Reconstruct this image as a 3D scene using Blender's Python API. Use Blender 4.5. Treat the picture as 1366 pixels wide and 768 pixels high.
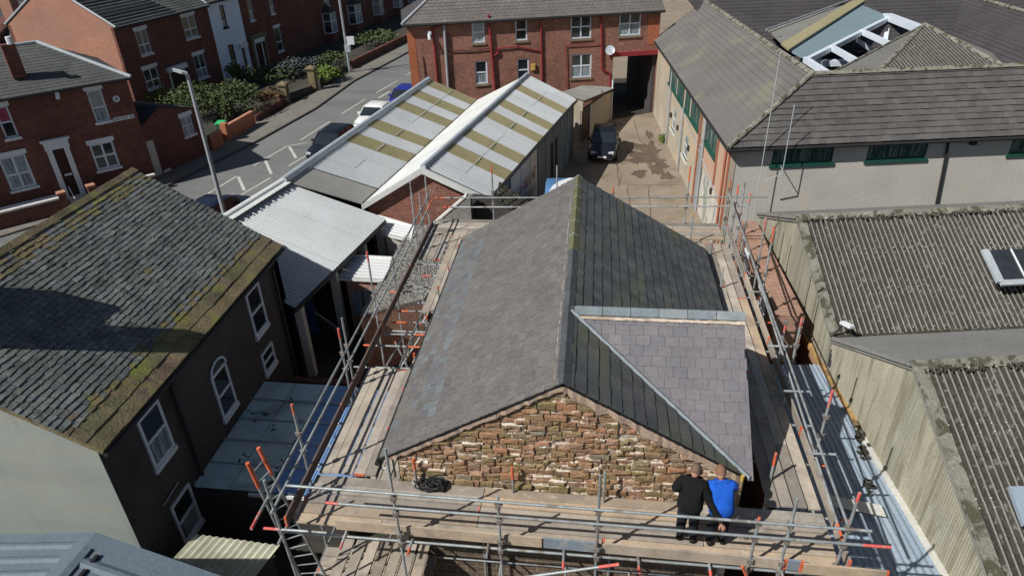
import bpy, math, random
from mathutils import Vector as V, Matrix
rad = math.radians
R = random.Random(11)
for o in list(bpy.data.objects): bpy.data.objects.remove(o)
SC = bpy.context.scene
COL = SC.collection
# ------------------------------------------------------------------ camera
CAM = V((0, 0, 14.2)); FPX = 911.0
_p, _r, _y = rad(30.5), rad(-1.9), rad(-7.3)
_f = V((math.sin(_y)*math.cos(_p), math.cos(_y)*math.cos(_p), -math.sin(_p)))
_rt = V((math.cos(_y), -math.sin(_y), 0)); _u = _rt.cross(_f)
RT = _rt*math.cos(_r) + _u*math.sin(_r); UP = -_rt*math.sin(_r) + _u*math.cos(_r); FW = _f
cd = bpy.data.cameras.new('camera'); cam = bpy.data.objects.new('camera', cd); COL.objects.link(cam)
cd.sensor_width = 36; cd.lens = FPX/1366*36; cd.clip_end = 2000; cd.clip_start = .1
m3 = Matrix((RT, UP, -FW)).transposed(); m4 = m3.to_4x4(); m4.translation = CAM; cam.matrix_world = m4
SC.camera = cam
SC.render.resolution_x = 1024; SC.render.resolution_y = 575
# ------------------------------------------------------------------ sky, sun, exposure
SUN_EL, SUN_AZ = 44.5, 231.0          # azimuth from +Y towards +X
w = bpy.data.worlds.new('World'); SC.world = w; w.use_nodes = True
nt = w.node_tree; sky = nt.nodes.new('ShaderNodeTexSky'); sky.sky_type = 'NISHITA'; sky.sun_disc = False
sky.sun_elevation = rad(SUN_EL); sky.sun_rotation = rad(SUN_AZ)
bg = nt.nodes['Background']; bg.inputs[1].default_value = .051
nt.links.new(sky.outputs[0], bg.inputs[0])
ld = bpy.data.lights.new('sun', 'SUN'); ld.energy = 4.9; ld.angle = rad(.5); ld.color = (1, .972, .93)
sun = bpy.data.objects.new('sun', ld); COL.objects.link(sun)
SDIR = V((math.sin(rad(SUN_AZ))*math.cos(rad(SUN_EL)), math.cos(rad(SUN_AZ))*math.cos(rad(SUN_EL)), math.sin(rad(SUN_EL))))
sun.rotation_euler = SDIR.to_track_quat('Z', 'Y').to_euler(); sun.location = (-20, -20, 40)
SC.view_settings.view_transform = 'Standard'; SC.view_settings.look = 'None'
SC.view_settings.exposure = 0.0; SC.view_settings.gamma = 1

# ------------------------------------------------------------------ survey helpers (photograph pixel -> point on a real plane)
def ray(x, y): return (FW + RT*((x-683)/FPX) - UP*((y-384)/FPX))
def G(x, y, z=0.0): d = ray(x, y); return CAM + d*((z-CAM.z)/d.z)
def VY(x, y, Y): d = ray(x, y); return CAM + d*(Y/d.y)
def VX(x, y, X): d = ray(x, y); return CAM + d*(X/d.x)
def PL(x, y, p, n): d = ray(x, y); return CAM + d*((V(p)-CAM).dot(n)/d.dot(n))
def px(P):
    d = V(P)-CAM; c = d.dot(FW)
    if c < .1: return (-9999, -9999, c)
    return (683+FPX*d.dot(RT)/c, 384-FPX*d.dot(UP)/c, c)

# ------------------------------------------------------------------ materials
MATS = {}
def mat(name, cols, rough=.85, metal=0, spec=.3, var=.2, nsc=1.2, fvar=.15, fsc=14, bump=.25, bsc=40, stains=(), brick=None, streak=None, alpha=None):
    if name in MATS: return MATS[name]
    m = bpy.data.materials.new(name); m.use_nodes = True; t = m.node_tree; N = t.nodes; L = t.links
    b = N['Principled BSDF']; b.inputs['Roughness'].default_value = rough; b.inputs['Metallic'].default_value = metal
    b.inputs['Specular IOR Level'].default_value = spec
    geo = N.new('ShaderNodeNewGeometry'); pos = geo.outputs['Position']
    def math_(op, a, c=None, d=None):
        n = N.new('ShaderNodeMath'); n.operation = op
        for i, v in enumerate((a, c, d)):
            if v is None: continue
            if isinstance(v, (int, float)): n.inputs[i].default_value = v
            else: L.new(v, n.inputs[i])
        return n.outputs[0]
    def noise(sc, det=5, vec=pos, dist=0):
        n = N.new('ShaderNodeTexNoise'); n.inputs['Scale'].default_value = sc; n.inputs['Detail'].default_value = det; n.inputs['Distortion'].default_value = dist
        L.new(vec, n.inputs['Vector']); return n.outputs[0]
    def mix(f, a, c, mode='MIX'):
        n = N.new('ShaderNodeMix'); n.data_type = 'RGBA'; n.blend_type = mode; n.clamp_factor = True
        if isinstance(f, (int, float)): n.inputs[0].default_value = f
        else: L.new(f, n.inputs[0])
        for i, v in ((6, a), (7, c)):
            if isinstance(v, tuple): n.inputs[i].default_value = (*v[:3], 1)
            else: L.new(v, n.inputs[i])
        return n.outputs[2]
    oi = N.new('ShaderNodeObjectInfo'); at = N.new('ShaderNodeAttribute'); at.attribute_name = 'rnd'
    rnd = math_('FRACT', math_('ADD', math_('MULTIPLY', oi.outputs['Random'], 7.31), at.outputs['Fac']))
    if brick:
        bw, bh, mor, c3 = brick
        uv = N.new('ShaderNodeUVMap'); bt = N.new('ShaderNodeTexBrick')
        L.new(uv.outputs[0], bt.inputs['Vector'])
        bt.inputs['Scale'].default_value = 1; bt.inputs['Brick Width'].default_value = bw; bt.inputs['Row Height'].default_value = bh
        bt.inputs['Mortar Size'].default_value = mor; bt.inputs['Mortar Smooth'].default_value = .3
        bt.inputs['Color1'].default_value = (*cols[0], 1); bt.inputs['Color2'].default_value = (*cols[-1], 1); bt.inputs['Mortar'].default_value = (*c3, 1)
        col = bt.outputs['Color']
    elif len(cols) > 1:
        rp = N.new('ShaderNodeValToRGB'); L.new(rnd, rp.inputs[0]); rp.color_ramp.interpolation = 'LINEAR'
        e = rp.color_ramp.elements
        e[0].position = 0; e[0].color = (*cols[0], 1); e[1].position = 1; e[1].color = (*cols[-1], 1)
        for i, c in enumerate(cols[1:-1]):
            k = e.new((i+1)/(len(cols)-1)); k.color = (*c, 1)
        col = rp.outputs[0]
    else:
        rg = N.new('ShaderNodeRGB'); rg.outputs[0].default_value = (*cols[0], 1); col = rg.outputs[0]
    n1 = noise(nsc, 7, dist=.4); n2 = noise(fsc, 4)
    f = math_('MULTIPLY', math_('ADD', math_('MULTIPLY', math_('SUBTRACT', n1, .5), 2*var*1.8), 1), math_('ADD', math_('MULTIPLY', math_('SUBTRACT', n2, .5), 2*fvar*1.8), 1))
    vm = N.new('ShaderNodeVectorMath'); vm.operation = 'SCALE'; L.new(col, vm.inputs[0]); L.new(f, vm.inputs['Scale']); col = vm.outputs[0]
    for s in stains:
        c, sc, lo, hi, amt = s[:5]
        vec = pos
        if len(s) > 5:                                  # stretched stain
            mp = N.new('ShaderNodeMapping'); mp.inputs['Scale'].default_value = s[5]; L.new(pos, mp.inputs[0]); vec = mp.outputs[0]
        mr = N.new('ShaderNodeMapRange'); mr.interpolation_type = 'SMOOTHSTEP'; L.new(noise(sc, 6, vec, .6), mr.inputs[0])
        mr.inputs[1].default_value = lo; mr.inputs[2].default_value = hi; mr.inputs[3].default_value = 0; mr.inputs[4].default_value = amt
        col = mix(mr.outputs[0], col, c)
    L.new(col, b.inputs['Base Color'])
    if bump:
        h = noise(bsc, 5)
        if brick:
            h = math_('SUBTRACT', math_('MULTIPLY', h, .4), math_('MULTIPLY', bt.outputs['Fac'], 1.0))
        bp = N.new('ShaderNodeBump'); bp.inputs['Strength'].default_value = bump; bp.inputs['Distance'].default_value = .02
        L.new(h, bp.inputs['Height']); L.new(bp.outputs[0], b.inputs['Normal'])
    MATS[name] = m; return m

M = {}
M['slate'] = mat('slate', [(.122,.115,.108),(.145,.136,.127),(.163,.153,.141),(.130,.121,.118),(.150,.144,.134),(.138,.125,.124)], rough=.62, spec=.4, var=.13, fvar=.22, nsc=.9, bsc=25, bump=.3,
    stains=[((.19,.17,.10),1.4,.60,.8,.4),((.25,.25,.24),9,.68,.76,.45),((.07,.07,.075),3.1,.62,.8,.4)])
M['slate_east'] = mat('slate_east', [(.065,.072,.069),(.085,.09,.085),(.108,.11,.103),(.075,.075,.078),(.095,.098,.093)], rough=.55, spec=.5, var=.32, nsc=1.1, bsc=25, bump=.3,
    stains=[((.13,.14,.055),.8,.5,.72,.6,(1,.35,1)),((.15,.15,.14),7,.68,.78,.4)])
M['slate_eave'] = mat('slate_eave', [(.14,.155,.158),(.165,.182,.183),(.125,.118,.13),(.155,.17,.17),(.145,.135,.15)], rough=.6, var=.15, bump=.3)
M['slate_wing'] = mat('slate_wing', [(.155,.15,.165),(.175,.165,.175),(.19,.178,.18),(.17,.155,.165),(.16,.16,.17)], rough=.6, var=.12, nsc=1.3, bump=.3,
    stains=[((.22,.20,.17),1.2,.55,.75,.35),((.3,.3,.29),11,.7,.78,.4),((.10,.10,.11),5,.64,.8,.4)])
M['old_slate'] = mat('old_slate', [(.135,.152,.148),(.11,.118,.118),(.165,.18,.172),(.125,.13,.118),(.14,.148,.128),(.095,.098,.098),(.185,.198,.18)], rough=.8, var=.3, nsc=.8, fvar=.3, bump=.5, bsc=18,
    stains=[((.13,.14,.08),.8,.58,.74,.3),((.045,.048,.045),2.2,.54,.72,.65),((.30,.31,.28),13,.64,.74,.6)])
M['moss_stone'] = mat('moss_stone', [(.14,.125,.065),(.19,.15,.085),(.12,.115,.06),(.16,.12,.085)], rough=.95, var=.35, nsc=2, fvar=.3, bump=.8, bsc=18,
    stains=[((.20,.21,.045),1.5,.50,.66,.7),((.25,.16,.085),2.1,.56,.72,.5),((.05,.05,.04),4,.56,.72,.7)])
M['ridge_moss'] = mat('ridge_moss', [(.115,.118,.055),(.135,.13,.07),(.10,.108,.055)], var=.25, nsc=3, bump=.4, stains=[((.20,.11,.07),2,.64,.72,.5)])
M['ridge_dark'] = mat('ridge_dark', [(.065,.07,.075),(.085,.09,.095)], var=.15, rough=.7)
M['ridge_blue'] = mat('ridge_blue', [(.20,.235,.25),(.17,.205,.22),(.23,.26,.27)], var=.2, nsc=3, rough=.7, stains=[((.4,.38,.33),5,.62,.75,.5)])
M['mortar'] = mat('mortar', [(.56,.46,.36)], var=.2, nsc=2, fvar=.25, bump=.8, bsc=30, stains=[((.30,.22,.16),1.7,.5,.7,.6),((.62,.56,.48),4,.55,.7,.6)])
M['verge'] = mat('verge', [(.42,.31,.24)], var=.18, nsc=2, bump=.7, bsc=25, stains=[((.28,.23,.13),2,.55,.7,.5)])
M['lead'] = mat('lead', [(.27,.31,.33)], rough=.55, var=.2, nsc=4, spec=.4)
M['rubble'] = mat('rubble', [(.36,.18,.10),(.22,.155,.085),(.25,.18,.095),(.34,.18,.11),(.19,.155,.095),(.29,.165,.09),(.23,.175,.085),(.36,.22,.15),(.26,.15,.085),(.23,.20,.145)], rough=.95, var=.3, nsc=3, fvar=.3, fsc=22, bump=1.0, bsc=22,
    stains=[((.19,.175,.055),1.6,.54,.70,.5),((.08,.07,.05),5,.56,.72,.7),((.38,.34,.27),9,.60,.74,.5)])
M['board'] = mat('board', [(.36,.305,.24),(.50,.44,.36),(.25,.22,.185),(.42,.37,.31),(.20,.18,.155),(.47,.36,.25),(.33,.31,.275),(.45,.375,.29)], rough=.85, var=.2, nsc=2, fvar=.14, bump=.3,
    stains=[((.20,.18,.155),1.6,.52,.72,.6),((.58,.53,.45),5,.62,.72,.45),((.36,.24,.15),.9,.60,.75,.22)])
M['orange'] = mat('orange', [(.62,.13,.055)], rough=.55, var=.25, nsc=6, stains=[((.35,.30,.26),9,.56,.68,.7)])
M['red_paint'] = mat('red_paint', [(.62,.12,.10)], rough=.55, var=.25, nsc=6, stains=[((.38,.36,.34),7,.52,.66,.8)])
M['blue_board'] = mat('blue_board', [(.20,.24,.28)], var=.2, nsc=2, stains=[((.4,.36,.29),4,.5,.65,.6)])
M['dark_board'] = mat('dark_board', [(.15,.105,.09),(.12,.09,.085)], var=.25, nsc=2)
M['steel'] = mat('steel', [(.36,.40,.40),(.28,.30,.30),(.43,.47,.47),(.33,.34,.33)], rough=.5, metal=.35, spec=.5, var=.25, nsc=4, bump=.15, stains=[((.22,.17,.135),2.5,.54,.66,.8),((.55,.53,.48),7,.64,.72,.7)])
M['rust_steel'] = mat('rust_steel', [(.24,.21,.185)], rough=.65, metal=.3, var=.25, nsc=8, bump=.2)
M['brick_red'] = mat('brick_red', [(.34,.115,.07),(.22,.08,.055)], var=.22, nsc=.9, fvar=.2, fsc=5, brick=(.24,.082,.009,(.30,.24,.20)), stains=[((.42,.30,.22),2.6,.60,.72,.45),((.14,.07,.055),.8,.55,.75,.5)])
M['brick_salmon'] = mat('brick_salmon', [(.42,.19,.12),(.34,.15,.10)], var=.12, nsc=.5, brick=(.24,.082,.008,(.36,.25,.18)), stains=[((.30,.17,.14),.35,.45,.6,.4)])
M['brick_dark'] = mat('brick_dark', [(.19,.064,.043),(.125,.045,.034)], var=.3, nsc=.7, fvar=.25, fsc=4, brick=(.24,.082,.009,(.13,.09,.075)), stains=[((.11,.05,.045),.6,.5,.7,.5)])
M['brick_orange'] = mat('brick_orange', [(.42,.12,.055)], var=.15, brick=(.24,.082,.008,(.5,.22,.12)))
M['brick_old'] = mat('brick_old', [(.40,.19,.12),(.30,.15,.10)], var=.25, nsc=2, brick=(.24,.082,.012,(.42,.33,.26)), bump=.6, stains=[((.12,.08,.06),2,.58,.75,.5)])
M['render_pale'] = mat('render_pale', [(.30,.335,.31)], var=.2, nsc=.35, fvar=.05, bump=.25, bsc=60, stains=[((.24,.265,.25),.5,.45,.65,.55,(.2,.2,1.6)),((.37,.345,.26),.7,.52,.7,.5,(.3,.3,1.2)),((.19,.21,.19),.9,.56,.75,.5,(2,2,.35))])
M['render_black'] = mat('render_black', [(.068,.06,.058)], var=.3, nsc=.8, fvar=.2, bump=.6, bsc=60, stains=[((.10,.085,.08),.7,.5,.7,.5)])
M['roughcast'] = mat('roughcast', [(.56,.53,.475)], var=.12, nsc=.5, fvar=.16, fsc=22, bump=.45, bsc=14, stains=[((.60,.54,.44),.8,.5,.7,.4),((.26,.24,.21),.7,.58,.74,.55,(1,1,.3))])
M['cream_wall'] = mat('cream_wall', [(.44,.39,.30)], var=.15, nsc=.6, bump=.3, stains=[((.60,.44,.28),.5,.5,.65,.5),((.30,.26,.2),1,.58,.72,.6,(1.5,1.5,.3))])
M['peeling'] = mat('peeling', [(.55,.52,.45)], var=.15, nsc=1, stains=[((.22,.26,.24),1.6,.50,.6,.8,(1,1,.5)),((.42,.33,.22),1.2,.5,.7,.5,(1,1,.3))])
M['pink_wall'] = mat('pink_wall', [(.52,.34,.24)], var=.08, nsc=.8, stains=[((.50,.40,.32),1,.55,.75,.4)])
M['pilaster'] = mat('pilaster', [(.36,.13,.075)], var=.15)
M['stone_low'] = mat('stone_low', [(.17,.11,.075),(.11,.085,.06)], rough=.95, var=.3, nsc=2, fvar=.3, bump=1.0, brick=(.42,.16,.02,(.22,.18,.14)))
M['ledge'] = mat('ledge', [(.62,.53,.43),(.55,.45,.36),(.66,.60,.52)], var=.15, nsc=4, bump=.6)
M['rtile'] = mat('rtile', [(.088,.083,.08),(.10,.094,.09),(.118,.11,.103),(.08,.076,.073)], rough=.9, var=.16, nsc=.6, fvar=.2, fsc=25, bump=.5,
    stains=[((.17,.165,.125),.7,.58,.78,.4),((.33,.33,.30),16,.67,.74,.6)])
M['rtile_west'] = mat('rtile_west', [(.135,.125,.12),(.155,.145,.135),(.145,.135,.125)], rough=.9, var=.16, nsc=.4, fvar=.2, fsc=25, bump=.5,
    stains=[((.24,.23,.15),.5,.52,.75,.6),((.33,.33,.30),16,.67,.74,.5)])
M['glaze_sky_reflection'] = mat('glaze_sky_reflection', [(.15,.28,.52),(.20,.33,.55)], rough=.3, spec=.7, var=.15, nsc=1, bump=.05, stains=[((.03,.05,.09),1.8,.60,.66,.8)])  # sky reflection on the right-hand lean-to sheets, put into their colour
M['rtile_dark'] = mat('rtile_dark', [(.065,.058,.06),(.085,.075,.075),(.07,.065,.07)], rough=.85, var=.2, nsc=.5, bump=.4, brick=(.33,.30,.012,(.03,.03,.03)))
M['rtile_grey'] = mat('rtile_grey', [(.10,.105,.105),(.085,.088,.088)], rough=.85, var=.2, nsc=.7, bump=.4, brick=(.28,.22,.008,(.05,.05,.05)), stains=[((.14,.15,.12),.8,.5,.7,.5)])
M['sheet_groove'] = mat('sheet_groove', [(.45,.475,.485)], rough=.6, var=.12, nsc=.7, fvar=.1)
M['asb_groove'] = mat('asb_groove', [(.05,.047,.036)], rough=1, var=.3, nsc=2, fvar=.4, fsc=14, bump=.9, stains=[((.20,.19,.165),7,.56,.70,.8)])
M['asbestos'] = mat('asbestos', [(.215,.21,.19),(.185,.182,.168),(.24,.232,.21)], rough=.95, var=.14, nsc=.5, fvar=.25, fsc=22, bump=.9, bsc=30,
    stains=[((.09,.085,.055),3,.58,.72,.65),((.42,.41,.38),12,.68,.75,.7),((.13,.13,.10),.6,.55,.75,.4)])
M['flash_grey'] = mat('flash_grey', [(.33,.32,.29)], rough=.9, var=.12, nsc=1.5, bump=.2)
M['asb_ridge'] = mat('asb_ridge', [(.23,.22,.18)], rough=.95, var=.25, nsc=3, fvar=.3, fsc=20, bump=1, stains=[((.06,.055,.03),3.2,.47,.6,.85),((.4,.4,.34),9,.62,.7,.6)])
M['asb_moss'] = mat('asb_moss', [(.055,.05,.035)], rough=1, var=.4, nsc=5, bump=1, stains=[((.20,.19,.16),8,.52,.66,.8)])
M['gravel'] = mat('gravel', [(.23,.22,.20)], rough=.95, var=.15, nsc=2, fvar=.45, fsc=18, bump=1.2, bsc=18, stains=[((.07,.07,.06),9,.55,.66,.8)])
M['fence_sheet'] = mat('fence_sheet', [(.33,.315,.24),(.29,.28,.22),(.37,.35,.26)], rough=.85, var=.14, nsc=.8, bump=.3,
    stains=[((.17,.16,.105),1.2,.48,.66,.7,(4,4,.3)),((.44,.43,.37),1.6,.56,.72,.5,(4,4,.35))])
M['white_sheet'] = mat('white_sheet', [(.63,.645,.63),(.60,.615,.605),(.65,.665,.65)], rough=.5, spec=.5, var=.07, nsc=.7, fvar=.05, bump=.03, stains=[((.46,.45,.41),.6,.56,.75,.3)])
M['white_cap'] = mat('white_cap', [(.72,.73,.70)], rough=.4, spec=.5, var=.08, bump=.05)
M['grey_cap'] = mat('grey_cap', [(.40,.44,.46)], rough=.4, spec=.5, var=.12, bump=.05)
M['roof_light'] = mat('roof_light', [(.34,.30,.165)], rough=.5, var=.07, nsc=.8, bump=.05)
M['light_groove'] = mat('light_groove', [(.25,.22,.12)], rough=.5)
M['low_sheet'] = mat('low_sheet', [(.29,.35,.41),(.25,.31,.375)], rough=.6, spec=.3, var=.12, nsc=.8, bump=.05, stains=[((.30,.29,.26),1.1,.58,.72,.4),((.06,.06,.06),2.2,.73,.76,.8)])
M['blue_sheet'] = mat('blue_sheet', [(.125,.16,.19)], rough=.6, spec=.25, var=.1, nsc=1, bump=.05)
M['glaze'] = mat('glaze', [(.50,.68,.72),(.46,.60,.60),(.56,.68,.64)], rough=.22, spec=.7, var=.2, nsc=1, bump=.1, stains=[((.015,.02,.02),2.6,.64,.67,.95),((.14,.16,.12),.7,.5,.7,.5)])
M['beige_sheet'] = mat('beige_sheet', [(.46,.46,.35)], rough=.6, var=.18, nsc=1.2, stains=[((.28,.27,.2),1.5,.52,.7,.5)])
M['white'] = mat('white', [(.72,.74,.76)], rough=.5, var=.06, bump=.05)
M['upvc'] = mat('upvc', [(.66,.72,.78)], rough=.4, var=.05, bump=0)
M['offwhite'] = mat('offwhite', [(.58,.57,.52)], rough=.6, var=.15, nsc=2, bump=.15)
M['stone_sill'] = mat('stone_sill', [(.24,.19,.13)], var=.2, nsc=2)
M['glass'] = mat('glass', [(.018,.024,.028)], rough=.08, spec=.9, var=.3, nsc=1, bump=0)
M['curtain'] = mat('curtain', [(.27,.33,.35)], rough=.25, spec=.7, var=.25, nsc=2, bump=.1, stains=[((.08,.10,.11),3,.5,.62,.8,(4,4,.3))])
M['blind'] = mat('blind', [(.34,.36,.33)], rough=.3, spec=.6, var=.1, bump=0)
M['pink_blind'] = mat('pink_blind', [(.32,.05,.10)], rough=.3, spec=.6, var=.3, nsc=3, bump=0)
M['green_glass'] = mat('green_glass', [(.05,.09,.085)], rough=.2, spec=.7, var=.3, nsc=2, bump=.05, stains=[((.22,.28,.27),2.5,.5,.56,.8,(6,6,.4))])
M['green'] = mat('green', [(.018,.085,.06)], rough=.5, var=.15)
M['black'] = mat('black', [(.018,.018,.02)], rough=.6, var=.2)
M['gutter'] = mat('gutter', [(.03,.03,.032)], rough=.5, var=.2)
M['grey_pipe'] = mat('grey_pipe', [(.33,.35,.37)], rough=.5, var=.12)
M['red_pipe'] = mat('red_pipe', [(.27,.03,.035)], rough=.5, var=.12)
M['yellow'] = mat('yellow', [(.55,.38,.09)], rough=.5)
M['asphalt'] = mat('asphalt', [(.175,.18,.172)], rough=.9, var=.1, nsc=.25, fvar=.1, fsc=20, bump=.3, stains=[((.11,.11,.105),.3,.52,.66,.5,(.4,1.6,1)),((.19,.19,.175),.2,.55,.7,.4)])
M['pavement'] = mat('pavement', [(.21,.195,.165),(.175,.165,.14)], rough=.9, var=.12, nsc=.5, brick=(.9,.6,.012,(.085,.08,.07)), stains=[((.09,.085,.075),.5,.52,.7,.5)])
M['kerb'] = mat('kerb', [(.12,.11,.10)], var=.2, nsc=2)
M['line'] = mat('line', [(.52,.52,.46)], rough=.7, var=.15, nsc=4, stains=[((.12,.12,.115),6,.60,.70,.8)])
M['yard'] = mat('yard', [(.27,.22,.165)], rough=.9, var=.14, nsc=.3, fvar=.14, fsc=9, bump=.4, bsc=15,
    stains=[((.17,.135,.10),.55,.5,.66,.65),((.34,.29,.225),.8,.56,.72,.5),((.12,.10,.075),2.2,.62,.74,.6)])
M['damp'] = mat('damp', [(.125,.092,.066)], rough=.6, spec=.5, var=.3, nsc=2, bump=.2)
M['earth'] = mat('earth', [(.055,.05,.042)], rough=1, var=.35, nsc=.8, bump=.6, stains=[((.03,.05,.02),1,.5,.65,.6),((.11,.10,.085),2,.58,.7,.5)])
M['grass'] = mat('grass', [(.06,.13,.025)], rough=1, var=.2, nsc=.5, bump=.6)
M['foliage'] = mat('foliage', [(.028,.048,.015),(.06,.09,.024),(.04,.068,.02),(.095,.12,.035),(.02,.032,.012)], rough=.7, var=.3, nsc=2, bump=0)
M['foliage_lime'] = mat('foliage_lime', [(.11,.17,.02),(.07,.12,.02),(.17,.23,.04),(.04,.07,.015)], rough=.7, var=.3, nsc=2, bump=0)
M['foliage_rust'] = mat('foliage_rust', [(.22,.10,.045),(.14,.08,.04),(.08,.09,.04)], rough=.7, var=.3, bump=0)
M['foliage_lilac'] = mat('foliage_lilac', [(.14,.13,.26),(.04,.05,.035),(.035,.05,.03),(.05,.07,.035)], rough=.7, var=.3, bump=0)
M['bark'] = mat('bark', [(.07,.055,.04)], rough=1)
M['house_white'] = mat('house_white', [(.74,.80,.92)], rough=.7, var=.08, nsc=.6, bump=.1)
M['stone_grey'] = mat('stone_grey', [(.25,.245,.22)], var=.2, nsc=2)
M['sandstone'] = mat('sandstone', [(.18,.145,.085)], var=.25, nsc=2, bump=.5)
M['terracotta'] = mat('terracotta', [(.45,.16,.08)], var=.15, nsc=1, brick=(.24,.082,.008,(.35,.2,.13)))
M['coping'] = mat('coping', [(.45,.22,.14)], var=.2, nsc=2)
M['darkwood'] = mat('darkwood', [(.05,.018,.014)], rough=.5)
M['blue_tarp'] = mat('blue_tarp', [(.05,.13,.30)], rough=.5, var=.3, nsc=2)
M['text_pink'] = mat('text_pink', [(.40,.10,.12)], rough=.6)
M['text_pale'] = mat('text_pale', [(.42,.38,.38)], rough=.6)
M['ply'] = mat('ply', [(.26,.20,.12)], var=.25, nsc=3)
M['old_timber'] = mat('old_timber', [(.42,.26,.10)], var=.3, nsc=3, stains=[((.13,.09,.06),5,.5,.65,.7)])

# ------------------------------------------------------------------ mesh collector
WP = {}
class MB:
    def __init__(s): s.v = []; s.f = []; s.mi = []; s.r = []; s.sh = []
    def poly(s, pts, mi=0, r=0.):
        k = len(s.v); s.v += [V(p) for p in pts]; s.f.append(tuple(range(k, k+len(pts)))); s.mi.append(mi); s.r.append(r)
    def mesh_(s, vs, fs, mi=0, r=0.):
        s.sh.append((len(s.v), len(s.f)))
        k = len(s.v); s.v += [V(p) for p in vs]
        for f in fs: s.f.append(tuple(k+i for i in f)); s.mi.append(mi); s.r.append(r)
    def box(s, o, a, b, c, mi=0, r=0.):
        o, a, b, c = V(o), V(a), V(b), V(c)
        if a.cross(b).dot(c) < 0: a, b = b, a
        p = [o, o+a, o+a+b, o+b, o+c, o+a+c, o+a+b+c, o+b+c]
        s.mesh_(p, [(3,2,1,0),(4,5,6,7),(0,1,5,4),(1,2,6,5),(2,3,7,6),(3,0,4,7)], mi, r)
    def abox(s, x0, y0, z0, x1, y1, z1, mi=0, r=0.): s.box((x0,y0,z0), (x1-x0,0,0), (0,y1-y0,0), (0,0,z1-z0), mi, r)
    def prism(s, pts, vec, mi=0, r=0.):
        pts = [V(p) for p in pts]; vec = V(vec); n = len(pts)
        nn = V((0,0,0))
        for i in range(n): nn += pts[i].cross(pts[(i+1) % n])
        if nn.dot(vec) > 0: pts.reverse()
        s.mesh_(pts+[p+vec for p in pts], [tuple(range(n)), tuple(range(2*n-1, n-1, -1))]+[(i, i+n, (i+1) % n+n, (i+1) % n) for i in range(n)], mi, r)
    def tube(s, p, q, rr=.024, n=8, mi=0, r=0., r2=None):
        p, q = V(p), V(q); d = (q-p).normalized(); a = d.orthogonal().normalized(); b = d.cross(a); r2 = rr if r2 is None else r2
        c = [(math.cos(2*math.pi*i/n), math.sin(2*math.pi*i/n)) for i in range(n)]
        vs = [p+(a*x+b*y)*rr for x, y in c]+[q+(a*x+b*y)*r2 for x, y in c]
        s.mesh_(vs, [tuple(range(n-1, -1, -1)), tuple(range(n, 2*n))]+[(i, (i+1) % n, (i+1) % n+n, i+n) for i in range(n)], mi, r)
    def build(s, name, mats, parent=None, smooth=False, kind=None, label=None):
        if not s.f: return None
        if not isinstance(mats, (list, tuple)): mats = [mats]
        me = bpy.data.meshes.new(name)
        lo = V((min(v.x for v in s.v), min(v.y for v in s.v), min(v.z for v in s.v))); hi = V((max(v.x for v in s.v), max(v.y for v in s.v), max(v.z for v in s.v)))
        o0 = V(((lo.x+hi.x)/2, (lo.y+hi.y)/2, lo.z))
        me.from_pydata([tuple(v-o0) for v in s.v], [], s.f)
        for m in mats: me.materials.append(m)
        me.polygons.foreach_set('material_index', s.mi)
        at = me.attributes.new('rnd', 'FLOAT', 'FACE'); at.data.foreach_set('value', s.r)
        uv = me.uv_layers.new(name='UVMap'); d = [0.0]*(2*len(me.loops)); k = 0
        for f in s.f:
            a, b, c = s.v[f[0]], s.v[f[1]], s.v[f[2]]; n = (b-a).cross(c-a)
            if n.length > 0: n.normalize()
            if abs(n.z) > .97: t, q = V((1,0,0)), V((0,1,0))
            else:
                t = V((-n.y, n.x, 0)).normalized(); q = n.cross(t)
            for i in f:
                d[k] = s.v[i].dot(t); d[k+1] = s.v[i].dot(q); k += 2
        uv.data.foreach_set('uv', d)
        if smooth:
            me.shade_smooth(); me.set_sharp_from_angle(angle=rad(40))
        me.update()
        return place(name, me, parent, o0, kind, label)
def place(name, me, parent, o0, kind=None, label=None, mtx=None):
    o = bpy.data.objects.new(name, me); COL.objects.link(o)
    base = WP[parent.name] if parent is not None else V((0,0,0))
    if parent is not None: o.parent = parent
    if mtx is not None:
        m = mtx.copy(); m.translation = V(o0)-base; o.matrix_local = m
    else: o.location = V(o0)-base
    WP[o.name] = V(o0)
    if kind: o['kind'] = kind
    if label: o['label'] = label
    return o
def thing(name, label, cat, loc=(0,0,0), group=None):
    o = bpy.data.objects.new(name, None); COL.objects.link(o); o.location = loc; o.empty_display_size = .3
    WP[o.name] = V(loc); o['label'] = label; o['category'] = cat
    if group: o['group'] = group
    return o
def tag(o, label, cat, group=None):
    o['label'] = label; o['category'] = cat
    if group: o['group'] = group
    return o
WHOLE = ('gutter_run', 'arm', 'grille', 'wheel', 'bracket', 'fitting', 'padding', 'bay_roof', 'street_sign', 'casing', 'dish')
def part(name, m, parent, fn, smooth=False, kind=None, label=None):
    b = MB(); fn(b)
    if kind is None and name not in WHOLE and 1 < len(b.sh) < 40:
        n = len(b.sh); ends = [x[0] for x in b.sh[1:]]+[len(b.v)]; fe = [x[1] for x in b.sh[1:]]+[len(b.f)]; o = None
        if b.sh[0] == (0, 0):
            for (v0, f0), v1, f1 in zip(b.sh, ends, fe):
                c = MB(); c.v = b.v[v0:v1]; c.f = [tuple(i-v0 for i in f) for f in b.f[f0:f1]]; c.mi = b.mi[f0:f1]; c.r = b.r[f0:f1]; o = c.build(name, m, parent, smooth, kind, label)
            return o
    return b.build(name, m, parent, smooth, kind, label)

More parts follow.
